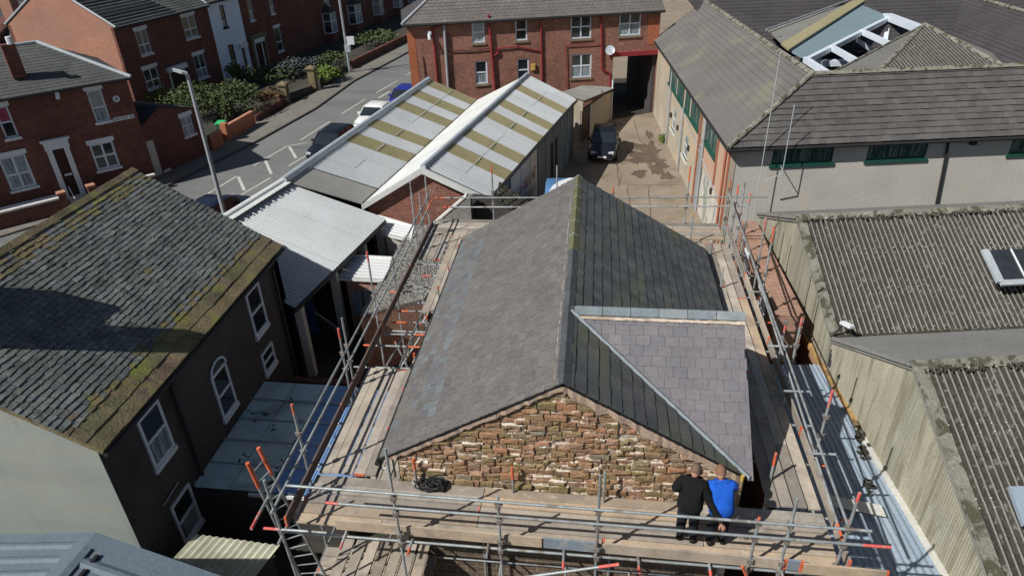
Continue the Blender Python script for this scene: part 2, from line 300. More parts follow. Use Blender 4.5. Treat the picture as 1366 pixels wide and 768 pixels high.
# ------------------------------------------------------------------ polygon clipping and slates
def clip(poly, area):
    out = poly
    n = len(area); s = sum(area[i][0]*area[(i+1) % n][1]-area[(i+1) % n][0]*area[i][1] for i in range(n))
    ar = area if s > 0 else area[::-1]
    for i in range(n):
        a, b = ar[i], ar[(i+1) % n]; inp = out; out = []
        if not inp: return []
        def sd(p): return (b[0]-a[0])*(p[1]-a[1])-(b[1]-a[1])*(p[0]-a[0])
        for j in range(len(inp)):
            p, q = inp[j], inp[(j+1) % len(inp)]; sp, sq = sd(p), sd(q)
            if sp >= 0: out.append(p)
            if (sp >= 0) != (sq >= 0):
                t = sp/(sp-sq); out.append((p[0]+t*(q[0]-p[0]), p[1]+t*(q[1]-p[1])))
    return out
def parea(p): return abs(sum(p[i][0]*p[(i+1) % len(p)][1]-p[(i+1) % len(p)][0]*p[i][1] for i in range(len(p))))/2
def frame_of(poly, ref=None):
    a, b, c = V(poly[0]), V(poly[1]), V(poly[2]); n = (b-a).cross(c-b)
    if n.z < 0: n = -n
    n.normalize()
    u = V((-n.y, n.x, 0))
    u = u.normalized() if ref is None else ref.normalized()
    v = n.cross(u)
    if v.z < 0: u = -u; v = -v
    mn = min(V(p).dot(v) for p in poly); O = V(poly[0]); O = O - v*(O.dot(v)-mn); 
    return O, u, v, n
def slates(poly, w, g, thick=.008, lift=.012, mat_='slate', jit=.008, over=1.15, wj=0., rows=None, gap=.006, matfn=None, rowoff=.5):
    O, u, v, n = frame_of(poly)
    P2 = [((V(p)-O).dot(u), (V(p)-O).dot(v)) for p in poly]
    a0, a1 = min(p[0] for p in P2), max(p[0] for p in P2); b1 = max(p[1] for p in P2)
    recs = []; b = 0.; i = 0
    while b < b1:
        gg, ww = g, w
        if rows and i < len(rows): gg, ww = rows[i]
        a = a0 - ww*(rowoff*(i % 2)+R.random()*(.12 if rowoff else 0)) - .01
        while a < a1:
            wk = ww*(1+R.uniform(-wj, wj)); j1, j2 = R.uniform(-jit, jit), R.uniform(-jit, jit)
            q = [(a+gap/2, b+j1), (a+wk-gap/2, b+j2), (a+wk-gap/2, b+gg*over), (a+gap/2, b+gg*over)]
            c = clip(q, P2)
            if len(c) > 2 and parea(c) > .12*ww*gg*over:
                cx = sum(p[0] for p in c)/len(c); cy = sum(p[1] for p in c)/len(c)
                cen = O+u*cx+v*cy; mm = mat_ if matfn is None else matfn(cx-a0, cy, i, cen)
                lf = lift*R.uniform(.7, 1.4)
                recs.append(dict(c=c, b=b, g=gg*over, t=thick, l=lf, F=(O, u, v, n), cen=cen, m=mm, r=R.random()))
            a += wk
        b += gg; i += 1
    return recs
def rec_mesh(mb, rc, mi=0):
    O, u, v, n = rc['F']
    def h(y): return rc['t']+rc['l']*max(0, 1-(y-rc['b'])/rc['g'])
    k = len(rc['c'])
    top = [O+u*p[0]+v*p[1]+n*h(p[1]) for p in rc['c']]; bot = [O+u*p[0]+v*p[1] for p in rc['c']]
    mb.mesh_(top+bot, [tuple(range(k))]+[((i+1) % k, i, i+k, (i+1) % k+k) for i in range(k)], mi, rc['r'])
def fixdir(rc):
    O, u, v, n = rc['F']
    if u.cross(v).dot(n) < 0: rc['c'] = rc['c'][::-1]
def emit(recs, parent, name, stuff, limit=300):
    for r_ in recs:
        fixdir(r_); x, y, c = px(r_['cen']); vis = -10 < x < 1376 and -10 < y < 778
        nn = r_['F'][3]; fc = max(0.02, nn.dot((CAM-r_['cen']).normalized()))
        r_['s'] = (parea(r_['c'])*fc/c**2) if vis else -1
    recs.sort(key=lambda q: -q['s'])
    for r_ in recs[:limit]:
        if r_['s'] < 0: continue
        mb = MB(); rec_mesh(mb, r_); mb.build(name, M[r_['m']], parent)
    rest = recs[limit:] + [q for q in recs[:limit] if q['s'] < 0]
    ms = sorted(set(q['m'] for q in rest)); mb = MB()
    for q in rest: rec_mesh(mb, q, ms.index(q['m']))
    mb.build(stuff, [M[k] for k in ms], parent, kind='stuff') if ms else None

# corrugated sheeting on a bilinear patch, one object per sheet
def corr(parent, name, P00, P10, P11, P01, ns, nt, pitch=.15, amp=.022, mats='white_sheet', mfn=None, samples=6, sharp=False, groove=None):
    P00, P10, P11, P01 = map(V, (P00, P10, P11, P01))
    n = (P10-P00).cross(P01-P00).normalized(); L_ = ((P10-P00).length+(P11-P01).length)/2
    def B(s, t): return (P00*(1-s)+P10*s)*(1-t)+(P01*(1-s)+P11*s)*t
    if n.z < 0 : nn = -n
    else: nn = n
    if abs(n.z) < .2 and n.dot(CAM-P00) < 0: nn = -n
    waves = max(1, round(L_/ns/pitch))
    for j in range(nt):
        for i in range(ns):
            mb = MB(); k = waves*samples; off = nn*(.006*((i+j) % 2)+.008*(nt-1-j)+.002); vs = []
            t0, t1 = j/nt-(.012 if j else 0), (j+1)/nt
            for q in range(k+1):
                ph = q/samples
                if sharp:
                    fr = ph % 1; hh = amp if .15 < fr < .42 else (-amp*.3)
                else: hh = amp*math.cos(2*math.pi*ph)
                s = (i+q/k)/ns
                vs.append(B(s, t0)+nn*hh+off); vs.append(B(s, t1)+nn*hh+off)
            mb.mesh_(vs, [(2*q, 2*q+2, 2*q+3, 2*q+1) for q in range(k)], 0, 0)
            if groove: mb.mi = [1 if (q % samples) in (samples//2-1, samples//2, samples//2+1) else 0 for q in range(k)]
            mm = mfn(i, j) if mfn else mats
            if mm: mb.build(name if mm != 'roof_light' else 'rooflight', [M[mm], M['light_groove' if mm == 'roof_light' and groove else (groove or mm)]], parent, smooth=not sharp)

# ------------------------------------------------------------------ walls, windows
class Wall:
    def __init__(s, A, B, z0, z1, parent=None, m=None, holes=(), name='wall', rev=.12, top=None, thick=.22):
        s.A = V((A[0], A[1], 0)); B = V((B[0], B[1], 0)); s.L = (B-s.A).length; s.d = (B-s.A).normalized(); s.n = V((s.d.y, -s.d.x, 0)); s.z0, s.z1 = z0, z1
        if not parent: return
        us = sorted(set([0, s.L]+[u for h in holes for u in (h[0], h[2])])); zs = sorted(set([z0, z1]+[z for h in holes for z in (h[1], h[3])]))
        us = [u for u in us if 0 <= u <= s.L]; zs = [z for z in zs if z0 <= z <= z1]; mb = MB()
        for i in range(len(us)-1):
            for j in range(len(zs)-1):
                cu, cz = (us[i]+us[i+1])/2, (zs[j]+zs[j+1])/2
                if any(h[0] < cu < h[2] and h[1] < cz < h[3] for h in holes): continue
                mb.poly([s.p(us[i], zs[j]), s.p(us[i+1], zs[j]), s.p(us[i+1], zs[j+1]), s.p(us[i], zs[j+1])])
        for h in holes:
            a, b, c, d = h[:4]
            for p, q in (((a,b),(a,d)), ((a,d),(c,d)), ((c,d),(c,b)), ((c,b),(a,b))):
                mb.poly([s.p(*p), s.p(*q), s.p(q[0], q[1], -rev), s.p(p[0], p[1], -rev)])
        # ends, top and back give the wall its thickness
        mb.poly([s.p(0,z0), s.p(0,z1), s.p(0,z1,-thick), s.p(0,z0,-thick)]); mb.poly([s.p(s.L,z1), s.p(s.L,z0), s.p(s.L,z0,-thick), s.p(s.L,z1,-thick)])
        mb.poly([s.p(0,z1), s.p(s.L,z1), s.p(s.L,z1,-thick), s.p(0,z1,-thick)])
        s.o = mb.build(name, m, parent)
    def p(s, u, z, off=0.): return s.A+s.d*u+V((0,0,z))+s.n*off
    def uz(s, x, y): q = PL(x, y, s.A, s.n); return ((q-s.A).dot(s.d), q.z)
def rect(W, x0, y0, x1, y1): a = W.uz(x0, y0); b = W.uz(x1, y1); return (min(a[0],b[0]), min(a[1],b[1]), max(a[0],b[0]), max(a[1],b[1]))
def window(parent, W, h, fm='upvc', gm='glass', vs=(.5,), hs=(.55,), sill='white', lintel=None, fw=.055, dep=-.06, sw=.08, gm2=None):
    u0, z0, u1, z1 = h[:4]; mb = MB(); a = W.d; z = V((0,0,1)); n = W.n
    def bar(ua, za, ub, zb): mb.box(W.p(ua, za, dep-.05), a*(ub-ua), z*(zb-za), n*.05)
    bar(u0, z0, u1, z0+fw); bar(u0, z1-fw, u1, z1); bar(u0, z0+fw, u0+fw, z1-fw); bar(u1-fw, z0+fw, u1, z1-fw)
    for v in vs: c = u0+(u1-u0)*v; bar(c-fw/2, z0+fw, c+fw/2, z1-fw)
    vv = [u0+fw]+sum([[u0+(u1-u0)*v-fw/2, u0+(u1-u0)*v+fw/2] for v in vs], [])+[u1-fw]
    for k in range(0, len(vv), 2):
        for q in hs: c = z0+(z1-z0)*q; bar(vv[k], c-fw/2, vv[k+1], c+fw/2)
    f = mb.build('window', M[fm], parent)
    g = MB(); cut = z0+(z1-z0)*(hs[0] if hs else 1)
    if gm2 and hs:
        g.box(W.p(u0+.02, z0+.02, dep-.04), a*(u1-u0-.04), z*(cut-z0-.02), n*.01, 1); g.box(W.p(u0+.02, cut, dep-.04), a*(u1-u0-.04), z*(z1-cut-.02), n*.01, 0)
        g.build('pane', [M[gm], M[gm2]], f)
    else:
        g.box(W.p(u0+.02, z0+.02, dep-.04), a*(u1-u0-.04), z*(z1-z0-.04), n*.01); g.build('pane', M[gm], f)
    if sill: part('sill', M[sill], f, lambda b: b.box(W.p(u0-sw, z0-.13, -.1), a*(u1-u0+2*sw), z*.13, n*.17))
    if lintel: part('lintel', M[lintel], f, lambda b: b.box(W.p(u0-.1, z1, -.1), a*(u1-u0+.2), z*.24, n*.125))
    return f
def strips(parent, name, P00, P10, P11, P01, rows, m, h=.025, base=.0):     # overlapping tile courses, P00->P10 eave, P01->P11 ridge
    P00, P10, P11, P01 = map(V, (P00, P10, P11, P01)); n = (P10-P00).cross(P01-P00).normalized()
    if n.z < 0: n = -n
    def B(s, t): return (P00*(1-s)+P10*s)*(1-t)+(P01*(1-s)+P11*s)*t
    mb = MB()
    for j in range(rows):
        t0, t1 = j/rows, min(1, (j+1.15)/rows); a, b, c, d = B(0,t0), B(1,t0), B(1,t1), B(0,t1)
        mb.poly([a+n*(h+base), b+n*(h+base), c+n*base, d+n*base]); mb.poly([a+n*(base-.02), b+n*(base-.02), b+n*(h+base), a+n*(h+base)])
    mb.poly([P00-n*.06, P10-n*.06, P11-n*.06, P01-n*.06])
    mb.poly([P00-n*.06, P00+n*base, P01+n*base, P01-n*.06]); mb.poly([P10-n*.06, P10+n*base, P11+n*base, P11-n*.06])
    return mb.build(name, m, parent)
def pipe(parent, name, pts, rr, m, n=8, seg=None):
    mb = MB()
    for p, q in zip(pts, pts[1:]): mb.tube(p, q, rr, n)
    return mb.build(name, m, parent, smooth=True)
# ================================================================== SETTING
def sheet(name, pts, m, z=None, kind='structure', thick=0):
    mb = MB(); P = [V(p) if z is None else V((p[0], p[1], z)) for p in pts]
    nn = V((0,0,0))
    for i in range(len(P)): nn += P[i].cross(P[(i+1) % len(P)])
    if nn.z < 0: P.reverse()
    if thick: mb.prism(P, (0,0,-thick))
    else: mb.poly(P)
    return mb.build(name, M[m], None, kind=kind)
def Gl(pts, z=0.): return [G(x, y, z) for x, y in pts]
sheet('ground', [(-600,-200),(600,-200),(600,900),(-600,900)], 'earth', 0)
kerb = [G(150,292), G(223,249), G(343,189), G(420,146), G(470,110), G(545,70)]
kerb = [kerb[0]+(kerb[0]-kerb[1])*3]+kerb+[V((-8,130,0))]
sdir = (kerb[5]-kerb[2]).normalized(); sx = V((sdir.y, -sdir.x, 0))
near = [k+sx*8.6 for k in kerb]
sheet('road', kerb[:]+near[::-1], 'asphalt', .006)
sheet('side_street', [(-95,-12),(-24.5,20),(-20,36),(-26,33.8),(-30.6,27.6),(-100,-20)][:], 'asphalt', .003)
inner = [G(213,236), G(277,203), G(305,186), G(340,166), G(362,157), G(420,126), G(470,92), G(545,50), V((-14,130,0))]
sheet('pavement', [G(196,250)]+inner+[kerb[-1]]+kerb[:1:-1], 'pavement', .12, thick=.12)
pk = MB()
for a, b in zip(kerb[2:], kerb[3:]):
    L_ = (b-a).length; n_ = max(1, int(L_/.9)); d_ = (b-a)/n_
    for i in range(min(n_, 60)): pk.box(a+d_*i+V((0,0,.0))-sx*.02, d_*.985, sx*.14, (0,0,.13))
pk.build('kerb', M['kerb'], None, kind='structure')
sheet('near_pavement', near[1:]+[k+sx*2.0 for k in near[:0:-1]], 'pavement', .12, thick=.12)
sheet('side_pavement', [G(-40,330), G(85,291), G(150,262), G(205,243), G(186,200)-V((0,0,0)), (-27.2,31.2), (-40,16)], 'pavement', .10, thick=.1)
mk = MB()
def dash(x0, y0, x1, y1, w_=.11):
    a, b = G(x0, y0, .012), G(x1, y1, .012); d = (b-a).normalized(); s_ = V((d.y, -d.x, 0))*w_/2
    mk.poly([a+s_, b+s_, b-s_, a-s_])
for q in ((401,187,440,162),(456,152,488,132),(502,124,530,108),(543,100,552,94),(505,131,520,122,.17),(338,221,383,195),(265,266,316,235),(352,210,362,232,.17),(318,236,326,254,.17),(386,196,395,211,.17),(383,195,411,190),(384,222,411,206),(315,264,361,237)): dash(*q)
mk.build('road_marking', M['line'], None, kind='structure')
sheet('yard', [G(816,160), G(872,150), (5.4,31), (5.7,26), (5.6,21.2), (-7,21.2), (-7,26), (-4.3,26.5), G(775,150)], 'yard', .004)
sheet('far_road', [(-14,56.5),(14,60.5),(14,110),(-14,110)], 'yard', .004)
# yard slab joints and damp patches
dm = MB()
def blob(mb, cx, cy, rx, ry, z, seed, n=64, ang=0):
    q = random.Random(seed); ph = [q.uniform(0, 6.28) for _ in range(5)]; pts = []
    for i in range(n):
        t = 2*math.pi*i/n; r_ = 1+.22*math.sin(2*t+ph[0])+.18*math.sin(3*t+ph[1])+.13*math.sin(5*t+ph[2])+.09*math.sin(8*t+ph[3])+.10*math.sin(13*t+ph[4])+q.uniform(-.16,.16)
        x, y = rx*r_*math.cos(t), ry*r_*math.sin(t); pts.append((cx+x*math.cos(ang)-y*math.sin(ang), cy+x*math.sin(ang)+y*math.cos(ang), z))
    mb.poly(pts)
for k, (x, y, rx, ry) in enumerate(((862,208,.95,1.0),(850,214,.55,.6),(878,224,.5,.9),(890,235,.3,.6),(855,196,.45,.7),(870,193,.2,.8),(853,232,.45,.5),(866,180,.2,.9),(878,215,.35,.5),(845,205,.35,.4))):
    c = G(x, y); blob(dm, c.x, c.y, rx, ry, .008+.001*k, k)
dm.build('damp_patch', M['damp'], None, kind='structure')
jm = MB()
for a, b in (((838,247),(918,247)),((838,247),(840,300)),((866,247),(868,290)),((822,205),(826,250)),((826,200),(850,200)),((824,178),(846,176)),((846,160),(858,200)),((822,218),(830,235)),((830,235),(824,248))):
    p, q = G(*a, .007), G(*b, .007); d = (q-p); n_ = 6; last = p
    for i in range(1, n_+1):
        c = p+d*(i/n_)+V((R.uniform(-.06,.06), R.uniform(-.06,.06), 0)); s_ = (c-last).normalized(); s_ = V((s_.y, -s_.x, 0))*.022; jm.poly([last+s_, c+s_, c-s_, last-s_]); last = c
jm.build('yard_crack', M['damp'], None, kind='structure')

# ------------------------------------------------------------------ foliage
def foliage(mb, c, r, n, leaf=.09, seed=1, flat=.9, spread=1.15):
    q = random.Random(seed); c = V(c); lobes = [V((q.gauss(0,1), q.gauss(0,1), abs(q.gauss(0,.8)))).normalized() for _ in range(9)]
    for i in range(n):
        L_ = q.choice(lobes); d = V((q.gauss(0,1), q.gauss(0,1), q.gauss(0,1))).normalized()
        t = L_*.55+d*.5*q.uniform(.4, 1)
        p = c+V((t.x*r[0], t.y*r[1], t.z*r[2]))*spread
        if p.z < .05: p.z = .05+q.random()*.2
        a = V((q.gauss(0,1), q.gauss(0,1), q.gauss(0,.6))).normalized(); b = a.orthogonal().normalized(); s_ = leaf*q.uniform(.6, 1.4)
        b = (b+V((0,0,q.uniform(-.5,.5)))).normalized()
        mb.mesh_([p-a*s_, p+b*s_*.5, p+a*s_, p-b*s_*.5], [(0,1,2,3)], 0, q.random())
def bush(label, cat, c, r, n, m='foliage', leaf=.09, seed=1, group='shrubs in the terrace front gardens'):
    t = thing('bush' if cat == 'bush' else 'hedge', label, cat, (c[0], c[1], 0), group); mb = MB(); foliage(mb, (c[0], c[1], c[2]), r, n, leaf, seed); mb.build('crown', M[m], t)
    s_ = MB(); q = random.Random(seed)
    for k in range(4):
        a = V((c[0]+q.uniform(-.2,.2)*r[0], c[1]+q.uniform(-.2,.2)*r[1], 0)); s_.tube(a, a+V((q.uniform(-.4,.4)*r[0], q.uniform(-.4,.4)*r[1], c[2]+r[2]*.3)), .035, 5, r2=.012)
    s_.build('stem', M['bark'], t); return t

# ================================================================== STONE BUILDING (centre)
SB = thing('stone_building', 'sandstone building with fresh slate roof at the centre, wrapped in scaffolding', 'building', (-.35, 13.5, 0))
XR, ZR, YS, YN = -.35, 7.0, 9.06, 18.45; sl = .585
def zm(x): return ZR-sl*abs(x-XR)
XW, XE = -3.78, 3.42
# gable wall in stone
gab = [(-3.45, YS+.06, 0), (2.72, YS+.06, 0), (2.72, YS+.06, zm(2.72)-.06), (XR, YS+.06, ZR-.06), (-3.45, YS+.06, zm(-3.45)-.06)]
mb = MB(); mb.prism(gab, (0, .45, 0)); 
mb.prism([(-3.45, YS+.06, 0), (-3.45, YN-.15, 0), (-3.45, YN-.15, zm(-3.45)-.06), (-3.45, YS+.06, zm(-3.45)-.06)], (.4, 0, 0))
mb.prism([(-3.45, YN-.2, 0), (3.2, YN-.2, 0), (3.2, YN-.2, zm(3.2)-.06), (XR, YN-.2, ZR-.06), (-3.45, YN-.2, zm(-3.45)-.06)], (0, -.4, 0))
mb.prism([(3.2, 13.6, 0), (3.2, YN-.2, 0), (3.2, YN-.2, zm(3.2)-.06), (3.2, 13.6, zm(3.2)-.06)], (-.4, 0, 0))
mb.prism([(2.85, 9.1, 0), (2.85, 13.7, 0), (2.85, 13.7, 5.05), (2.85, 11.45, 6.95), (2.85, 9.2, 5.1), (2.85, 9.1, 5.05)], (-.4, 0, 0))
mb.build('wall', M['mortar'], SB)
part('lower_wall', M['stone_low'], SB, lambda b: b.abox(-3.46, YS+.03, 0, 2.73, YS+.055, 4.08))
# displaced mortar skin between the stones
mk2 = MB(); st = .06; q = random.Random(5)
nx = int(6.1/st); nz = int(2.9/st); hh = [[0]*(nz+1) for _ in range(nx+1)]
for i in range(nx+1):
    for j in range(nz+1): hh[i][j] = q.uniform(0, .045)
for i in range(nx):
    for j in range(nz):
        x0, z0 = -3.42+i*st, 4.1+j*st; 
        if z0+st > min(zm(x0), zm(x0+st))-.05: continue
        P = [(x0, YS+.055-hh[i][j], z0), (x0+st, YS+.055-hh[i+1][j], z0), (x0+st, YS+.055-hh[i+1][j+1], z0+st), (x0, YS+.055-hh[i][j+1], z0+st)]
        mk2.poly(P)
mk2.build('mortar', M['mortar'], SB, smooth=True)
# stones: coursed rubble
stones = []
z = 4.12; row = 0; q = random.Random(21)
while z < 7.0:
    h = q.uniform(.095, .14) if q.random() < .75 else q.uniform(.14, .19); x = -3.44-q.random()*.2
    while x < 2.75:
        wd = q.uniform(.17, .40) if q.random() < .8 else q.uniform(.10, .17)
        hs = 1
        if q.random() < .18 and h < .14: pass
        g = q.uniform(.005, .016); tp = q.uniform(.008, .026) if q.random() < .75 else q.uniform(.03, .05)
        zz0, zz1 = z+g*.4+q.uniform(-.006,.006), z+h-tp*q.uniform(.6, 1.1)
        poly = [(x+g/2, zz0+q.uniform(-.012,.012)), (x+wd*.5, zz0+q.uniform(-.014,.014)), (x+wd-g/2, zz0+q.uniform(-.012,.012)), (x+wd-g/2+q.uniform(-.015,.015), zz1+q.uniform(-.018,.018)), (x+wd*.55, zz1+q.uniform(-.012,.02)), (x+g/2+q.uniform(-.015,.015), zz1+q.uniform(-.018,.018))]
        top = [(-3.42, 4.0), (2.70, 4.0), (2.70, zm(2.70)-.13), (XR, ZR-.16), (-3.42, zm(-3.42)-.10)]
        if q.random() > .02:
            c = clip(poly, top)
            if len(c) > 2 and parea(c) > .006: stones.append((c, q.uniform(.035, .095), q.random()))
        x += wd
    z += h; row += 1
def stone_mesh(mb, c, d, r_):
    cx = sum(p[0] for p in c)/len(c); cz = sum(p[1] for p in c)/len(c); k = len(c); yb = YS+.06
    ins = .016; qq = random.Random(int(cx*1000)+int(cz*7777))
    def inn(p):
        v = V((cx-p[0], 0, cz-p[1])); return p[0]+v.normalized().x*ins, p[1]+v.normalized().z*ins
    base = [(p[0], yb, p[1]) for p in c]; mid = [(p[0], yb-d*.7, p[1]) for p in c]; fr = [(inn(p)[0], yb-d-qq.uniform(-.012,.012), inn(p)[1]) for p in c]
    cen = [(cx, yb-d-qq.uniform(-.004,.018), cz)]
    s = sum(c[i][0]*c[(i+1) % k][1]-c[(i+1) % k][0]*c[i][1] for i in range(k)); F = []
    for i in range(k):
        j = (i+1) % k; F += [(i, j, j+k, i+k), (i+k, j+k, j+2*k, i+2*k), (i+2*k, j+2*k, 3*k)]
    if s < 0: F = [f[::-1] for f in F]
    mb.mesh_(base+mid+fr+cen, F, 0, r_)
stones.sort(key=lambda s_: -parea(s_[0]))
q = random.Random(77); mb = MB()
for c, d, r_ in stones:
    if q.random() < .36:
        x0, x1 = min(p[0] for p in c), max(p[0] for p in c); zt = max(p[1] for p in c); w_ = x1-x0
        if zt+.02 > min(zm(x0), zm(x1))-.12 or w_ < .1: continue
        a = x0+w_*q.uniform(0, .25); e_ = x1-w_*q.uniform(-.15, .25); n_ = 5; yb = YS+.05; P = []
        for i in range(n_+1):
            x = a+(e_-a)*i/n_; P.append((x, d*q.uniform(.55, 1.0), q.uniform(.010, .034)))
        for (xa, da, ha), (xb, db, hb) in zip(P, P[1:]):
            z0 = zt-.014; mb.mesh_([(xa,yb,z0+ha+.008),(xb,yb,z0+hb+.008),(xb,yb-db,z0+hb*.6),(xa,yb-da,z0+ha*.6),(xa,yb-da,z0-.008),(xb,yb-db,z0-.008)], [(3,2,1,0),(4,5,2,3)], 0, r_)
mb.build('mortar_ledge', M['ledge'], SB, kind='stuff')
for c, d, r_ in stones[:300]: b_ = MB(); stone_mesh(b_, c, d, r_); b_.build('stone', M['rubble'], SB)
b_ = MB()
for c, d, r_ in stones[300:]: stone_mesh(b_, c, d, r_)
b_.build('small_stones', M['rubble'], SB, kind='stuff')
# verge mortar
def band(mb, P, n_, wd, yv, seed):
    q = random.Random(seed); A, B = V(P[0]), V(P[1]); prev = None
    for i in range(n_+1):
        p = A.lerp(B, i/n_); lw = wd*q.uniform(.6, 1.25); yy = yv-q.uniform(.0, .03)
        cur = (p+V((0,yy,0)), p+V((0,yy,-lw)), p+V((0,0.06,-lw*1.1)))
        if prev: mb.poly([prev[1], cur[1], cur[0], prev[0]]); mb.poly([prev[2], cur[2], cur[1], prev[1]])
        prev = cur
mb = MB(); band(mb, ((XR, YS, ZR-.03), (2.78, YS, zm(2.78)-.03)), 40, .17, -.03, 2); band(mb, ((-3.66, YS, zm(-3.66)-.03), (XR, YS, ZR-.03)), 40, .085, -.03, 3); mb.build('verge_mortar', M['verge'], SB, smooth=True)
# roof slopes
Wp = [(XW, YS, zm(XW)), (XR, YS, ZR), (XR, YN, ZR), (XW, YN, zm(XW))]
vN = (2.97, 13.78, zm(2.97)); vS = (2.93, YS, zm(2.93))
En = [(XR, YN, ZR), (XR, 11.45, ZR), vN, (XE, 14.1, zm(XE)), (XE, YN, zm(XE))]
Es = [(XR, YS, ZR), (XR, 11.45, ZR), vS]
zw = 7.0
Ws = [(XR, 11.45, zw), (3.0, 11.45, zw), (3.02, YS-.03, 5.03), (2.93, YS-.03, 5.03)]
Wn = [(XR, 11.45, zw), (3.0, 11.45, zw), (3.0, 13.8, 5.03), (2.93, 13.8, 5.03)]
mb = MB()
for P in (Wp, En, Es, Ws, Wn):
    O, u, v, n = frame_of(P); P = [V(p)-n*.004 for p in P]; mb.prism(P, -n*.05)
mb.build('roof_boarding', M['black'], SB)
def west_m(a, b, i, c):
    e = (c.x-XW)
    if i < 3: return 'slate_eave' if R.random() < (.12 if c.y < 12 else .4) else 'slate'
    # the lighter replaced run that climbs away from the eave
    if abs(c.x+3.02+.02*(c.y-9)) < .20 and R.random() < .7 and 9.8 < c.y < 17.5: return 'slate_eave'
    return 'slate'
recs = slates(Wp, .25, .19, mat_='slate', matfn=west_m, lift=.019, thick=.007, wj=.12, jit=.012, gap=.009)
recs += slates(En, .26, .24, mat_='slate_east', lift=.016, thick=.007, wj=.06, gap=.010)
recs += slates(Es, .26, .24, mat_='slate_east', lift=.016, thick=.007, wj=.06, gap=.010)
recs += slates(Ws, .27, .20, mat_='slate_wing', lift=.010, thick=.006, wj=.04)
recs += slates(Wn, .27, .20, mat_='slate_wing', lift=.010, thick=.006, wj=.04)
emit(recs, SB, 'slate', 'slate_field', 300)
# ridges
def ridge_run(parent, A, B, n_, wd, drop, m, name='ridge_tile', th=.022, gap=.012, joint=None, up_=.03):
    A, B = V(A), V(B); d = (B-A)/n_; s_ = V((d.y, -d.x, 0)).normalized()
    for i in range(n_):
        a = A+d*i+d*(gap/d.length/2); e = d*(1-gap/d.length); h = V((0,0,up_+R.uniform(-.006,.006)))
        b = MB(); t_ = V((0,0,th))
        sec = [s_*wd-V((0,0,drop)), V((0,0,0)), -s_*wd-V((0,0,drop)), -s_*(wd-.0)-V((0,0,drop))-t_, -t_*1.3, s_*wd-V((0,0,drop))-t_]
        b.prism([a+h+k for k in sec], e); b.build(name, M[m], parent)
        if joint:
            b = MB(); sec2 = [s_*(wd+.004)-V((0,0,drop)), V((0,0,.012)), -s_*(wd+.004)-V((0,0,drop)), -t_]
            b.prism([a+e+h+k for k in sec2], d.normalized()*(gap+.022)); b.build('ridge_joint', M[joint], parent)
ridge_run(SB, (XR, 13.95, ZR), (XR, YN+.03, ZR), 6, .12, .085, 'ridge_moss', joint='ridge_blue', gap=.02, up_=.035)
ridge_run(SB, (XR, YS-.02, ZR), (XR, 13.93, ZR), 16, .12, .080, 'ridge_dark', up_=.035)
ridge_run(SB, (XR+.12, 11.43, zw), (3.02, 11.43, zw), 6, .15, .10, 'ridge_blue', up_=.05)
mb = MB()
def fillet(mb, A, B, wd, n_, seed, hgt=.03):
    q = random.Random(seed); A, B = V(A), V(B); d = (B-A).normalized(); s_ = V((d.y, -d.x, 0)).normalized(); pv = None
    for i in range(n_+1):
        p = A.lerp(B, i/n_); a = q.uniform(.6, 1.3)*wd; c = [p-s_*a, p+V((0,0,hgt*q.uniform(.7,1.2))), p+s_*a*.8-V((0,0,.01))]
        if pv: 
            for k in (0, 1): mb.poly([pv[k], pv[k+1], c[k+1], c[k]])
        pv = c
fillet(mb, (XR-.155, YS, zm(XR-.155)+.012), (XR-.155, YN, zm(XR-.155)+.012), .012, 110, 4, .012)
mb.build('ridge_mortar', M['mortar'], SB); mb = MB()
fillet(mb, (XR+.2, 11.27, 6.89), (3.0, 11.27, 6.89), .05, 40, 6, .035)
mb.build('ridge_mortar', M['mortar'], SB)
# valley strip (south): lead-grey fillet between main slope and wing slope
a, b = V((XR+.06, 11.36, 6.97)), V((2.95, YS-.02, 5.08)); d = (b-a); s_ = V((d.y, -d.x, 0)).normalized()*.055
mb = MB()
for i in range(12):
    p, q_ = a+d*(i/12), a+d*((i+1)/12)
    mb.poly([p-s_+V((0,0,.02)), q_-s_+V((0,0,.02)), q_+V((0,0,.055)), p+V((0,0,.055))]); mb.poly([p+V((0,0,.055)), q_+V((0,0,.055)), q_+s_+V((0,0,.03)), p+s_+V((0,0,.03))])
mb.build('valley_flashing', M['lead'], SB)
mb = MB()
for x in (XW-.05, XE+.05):
    y0 = YS-.02 if x < 0 else 13.9
    mb = MB(); mb.tube((x, y0, zm(x)-.08), (x, YN, zm(x)-.08), .055, 8); mb.build('gutter', M['gutter'], SB, smooth=True)

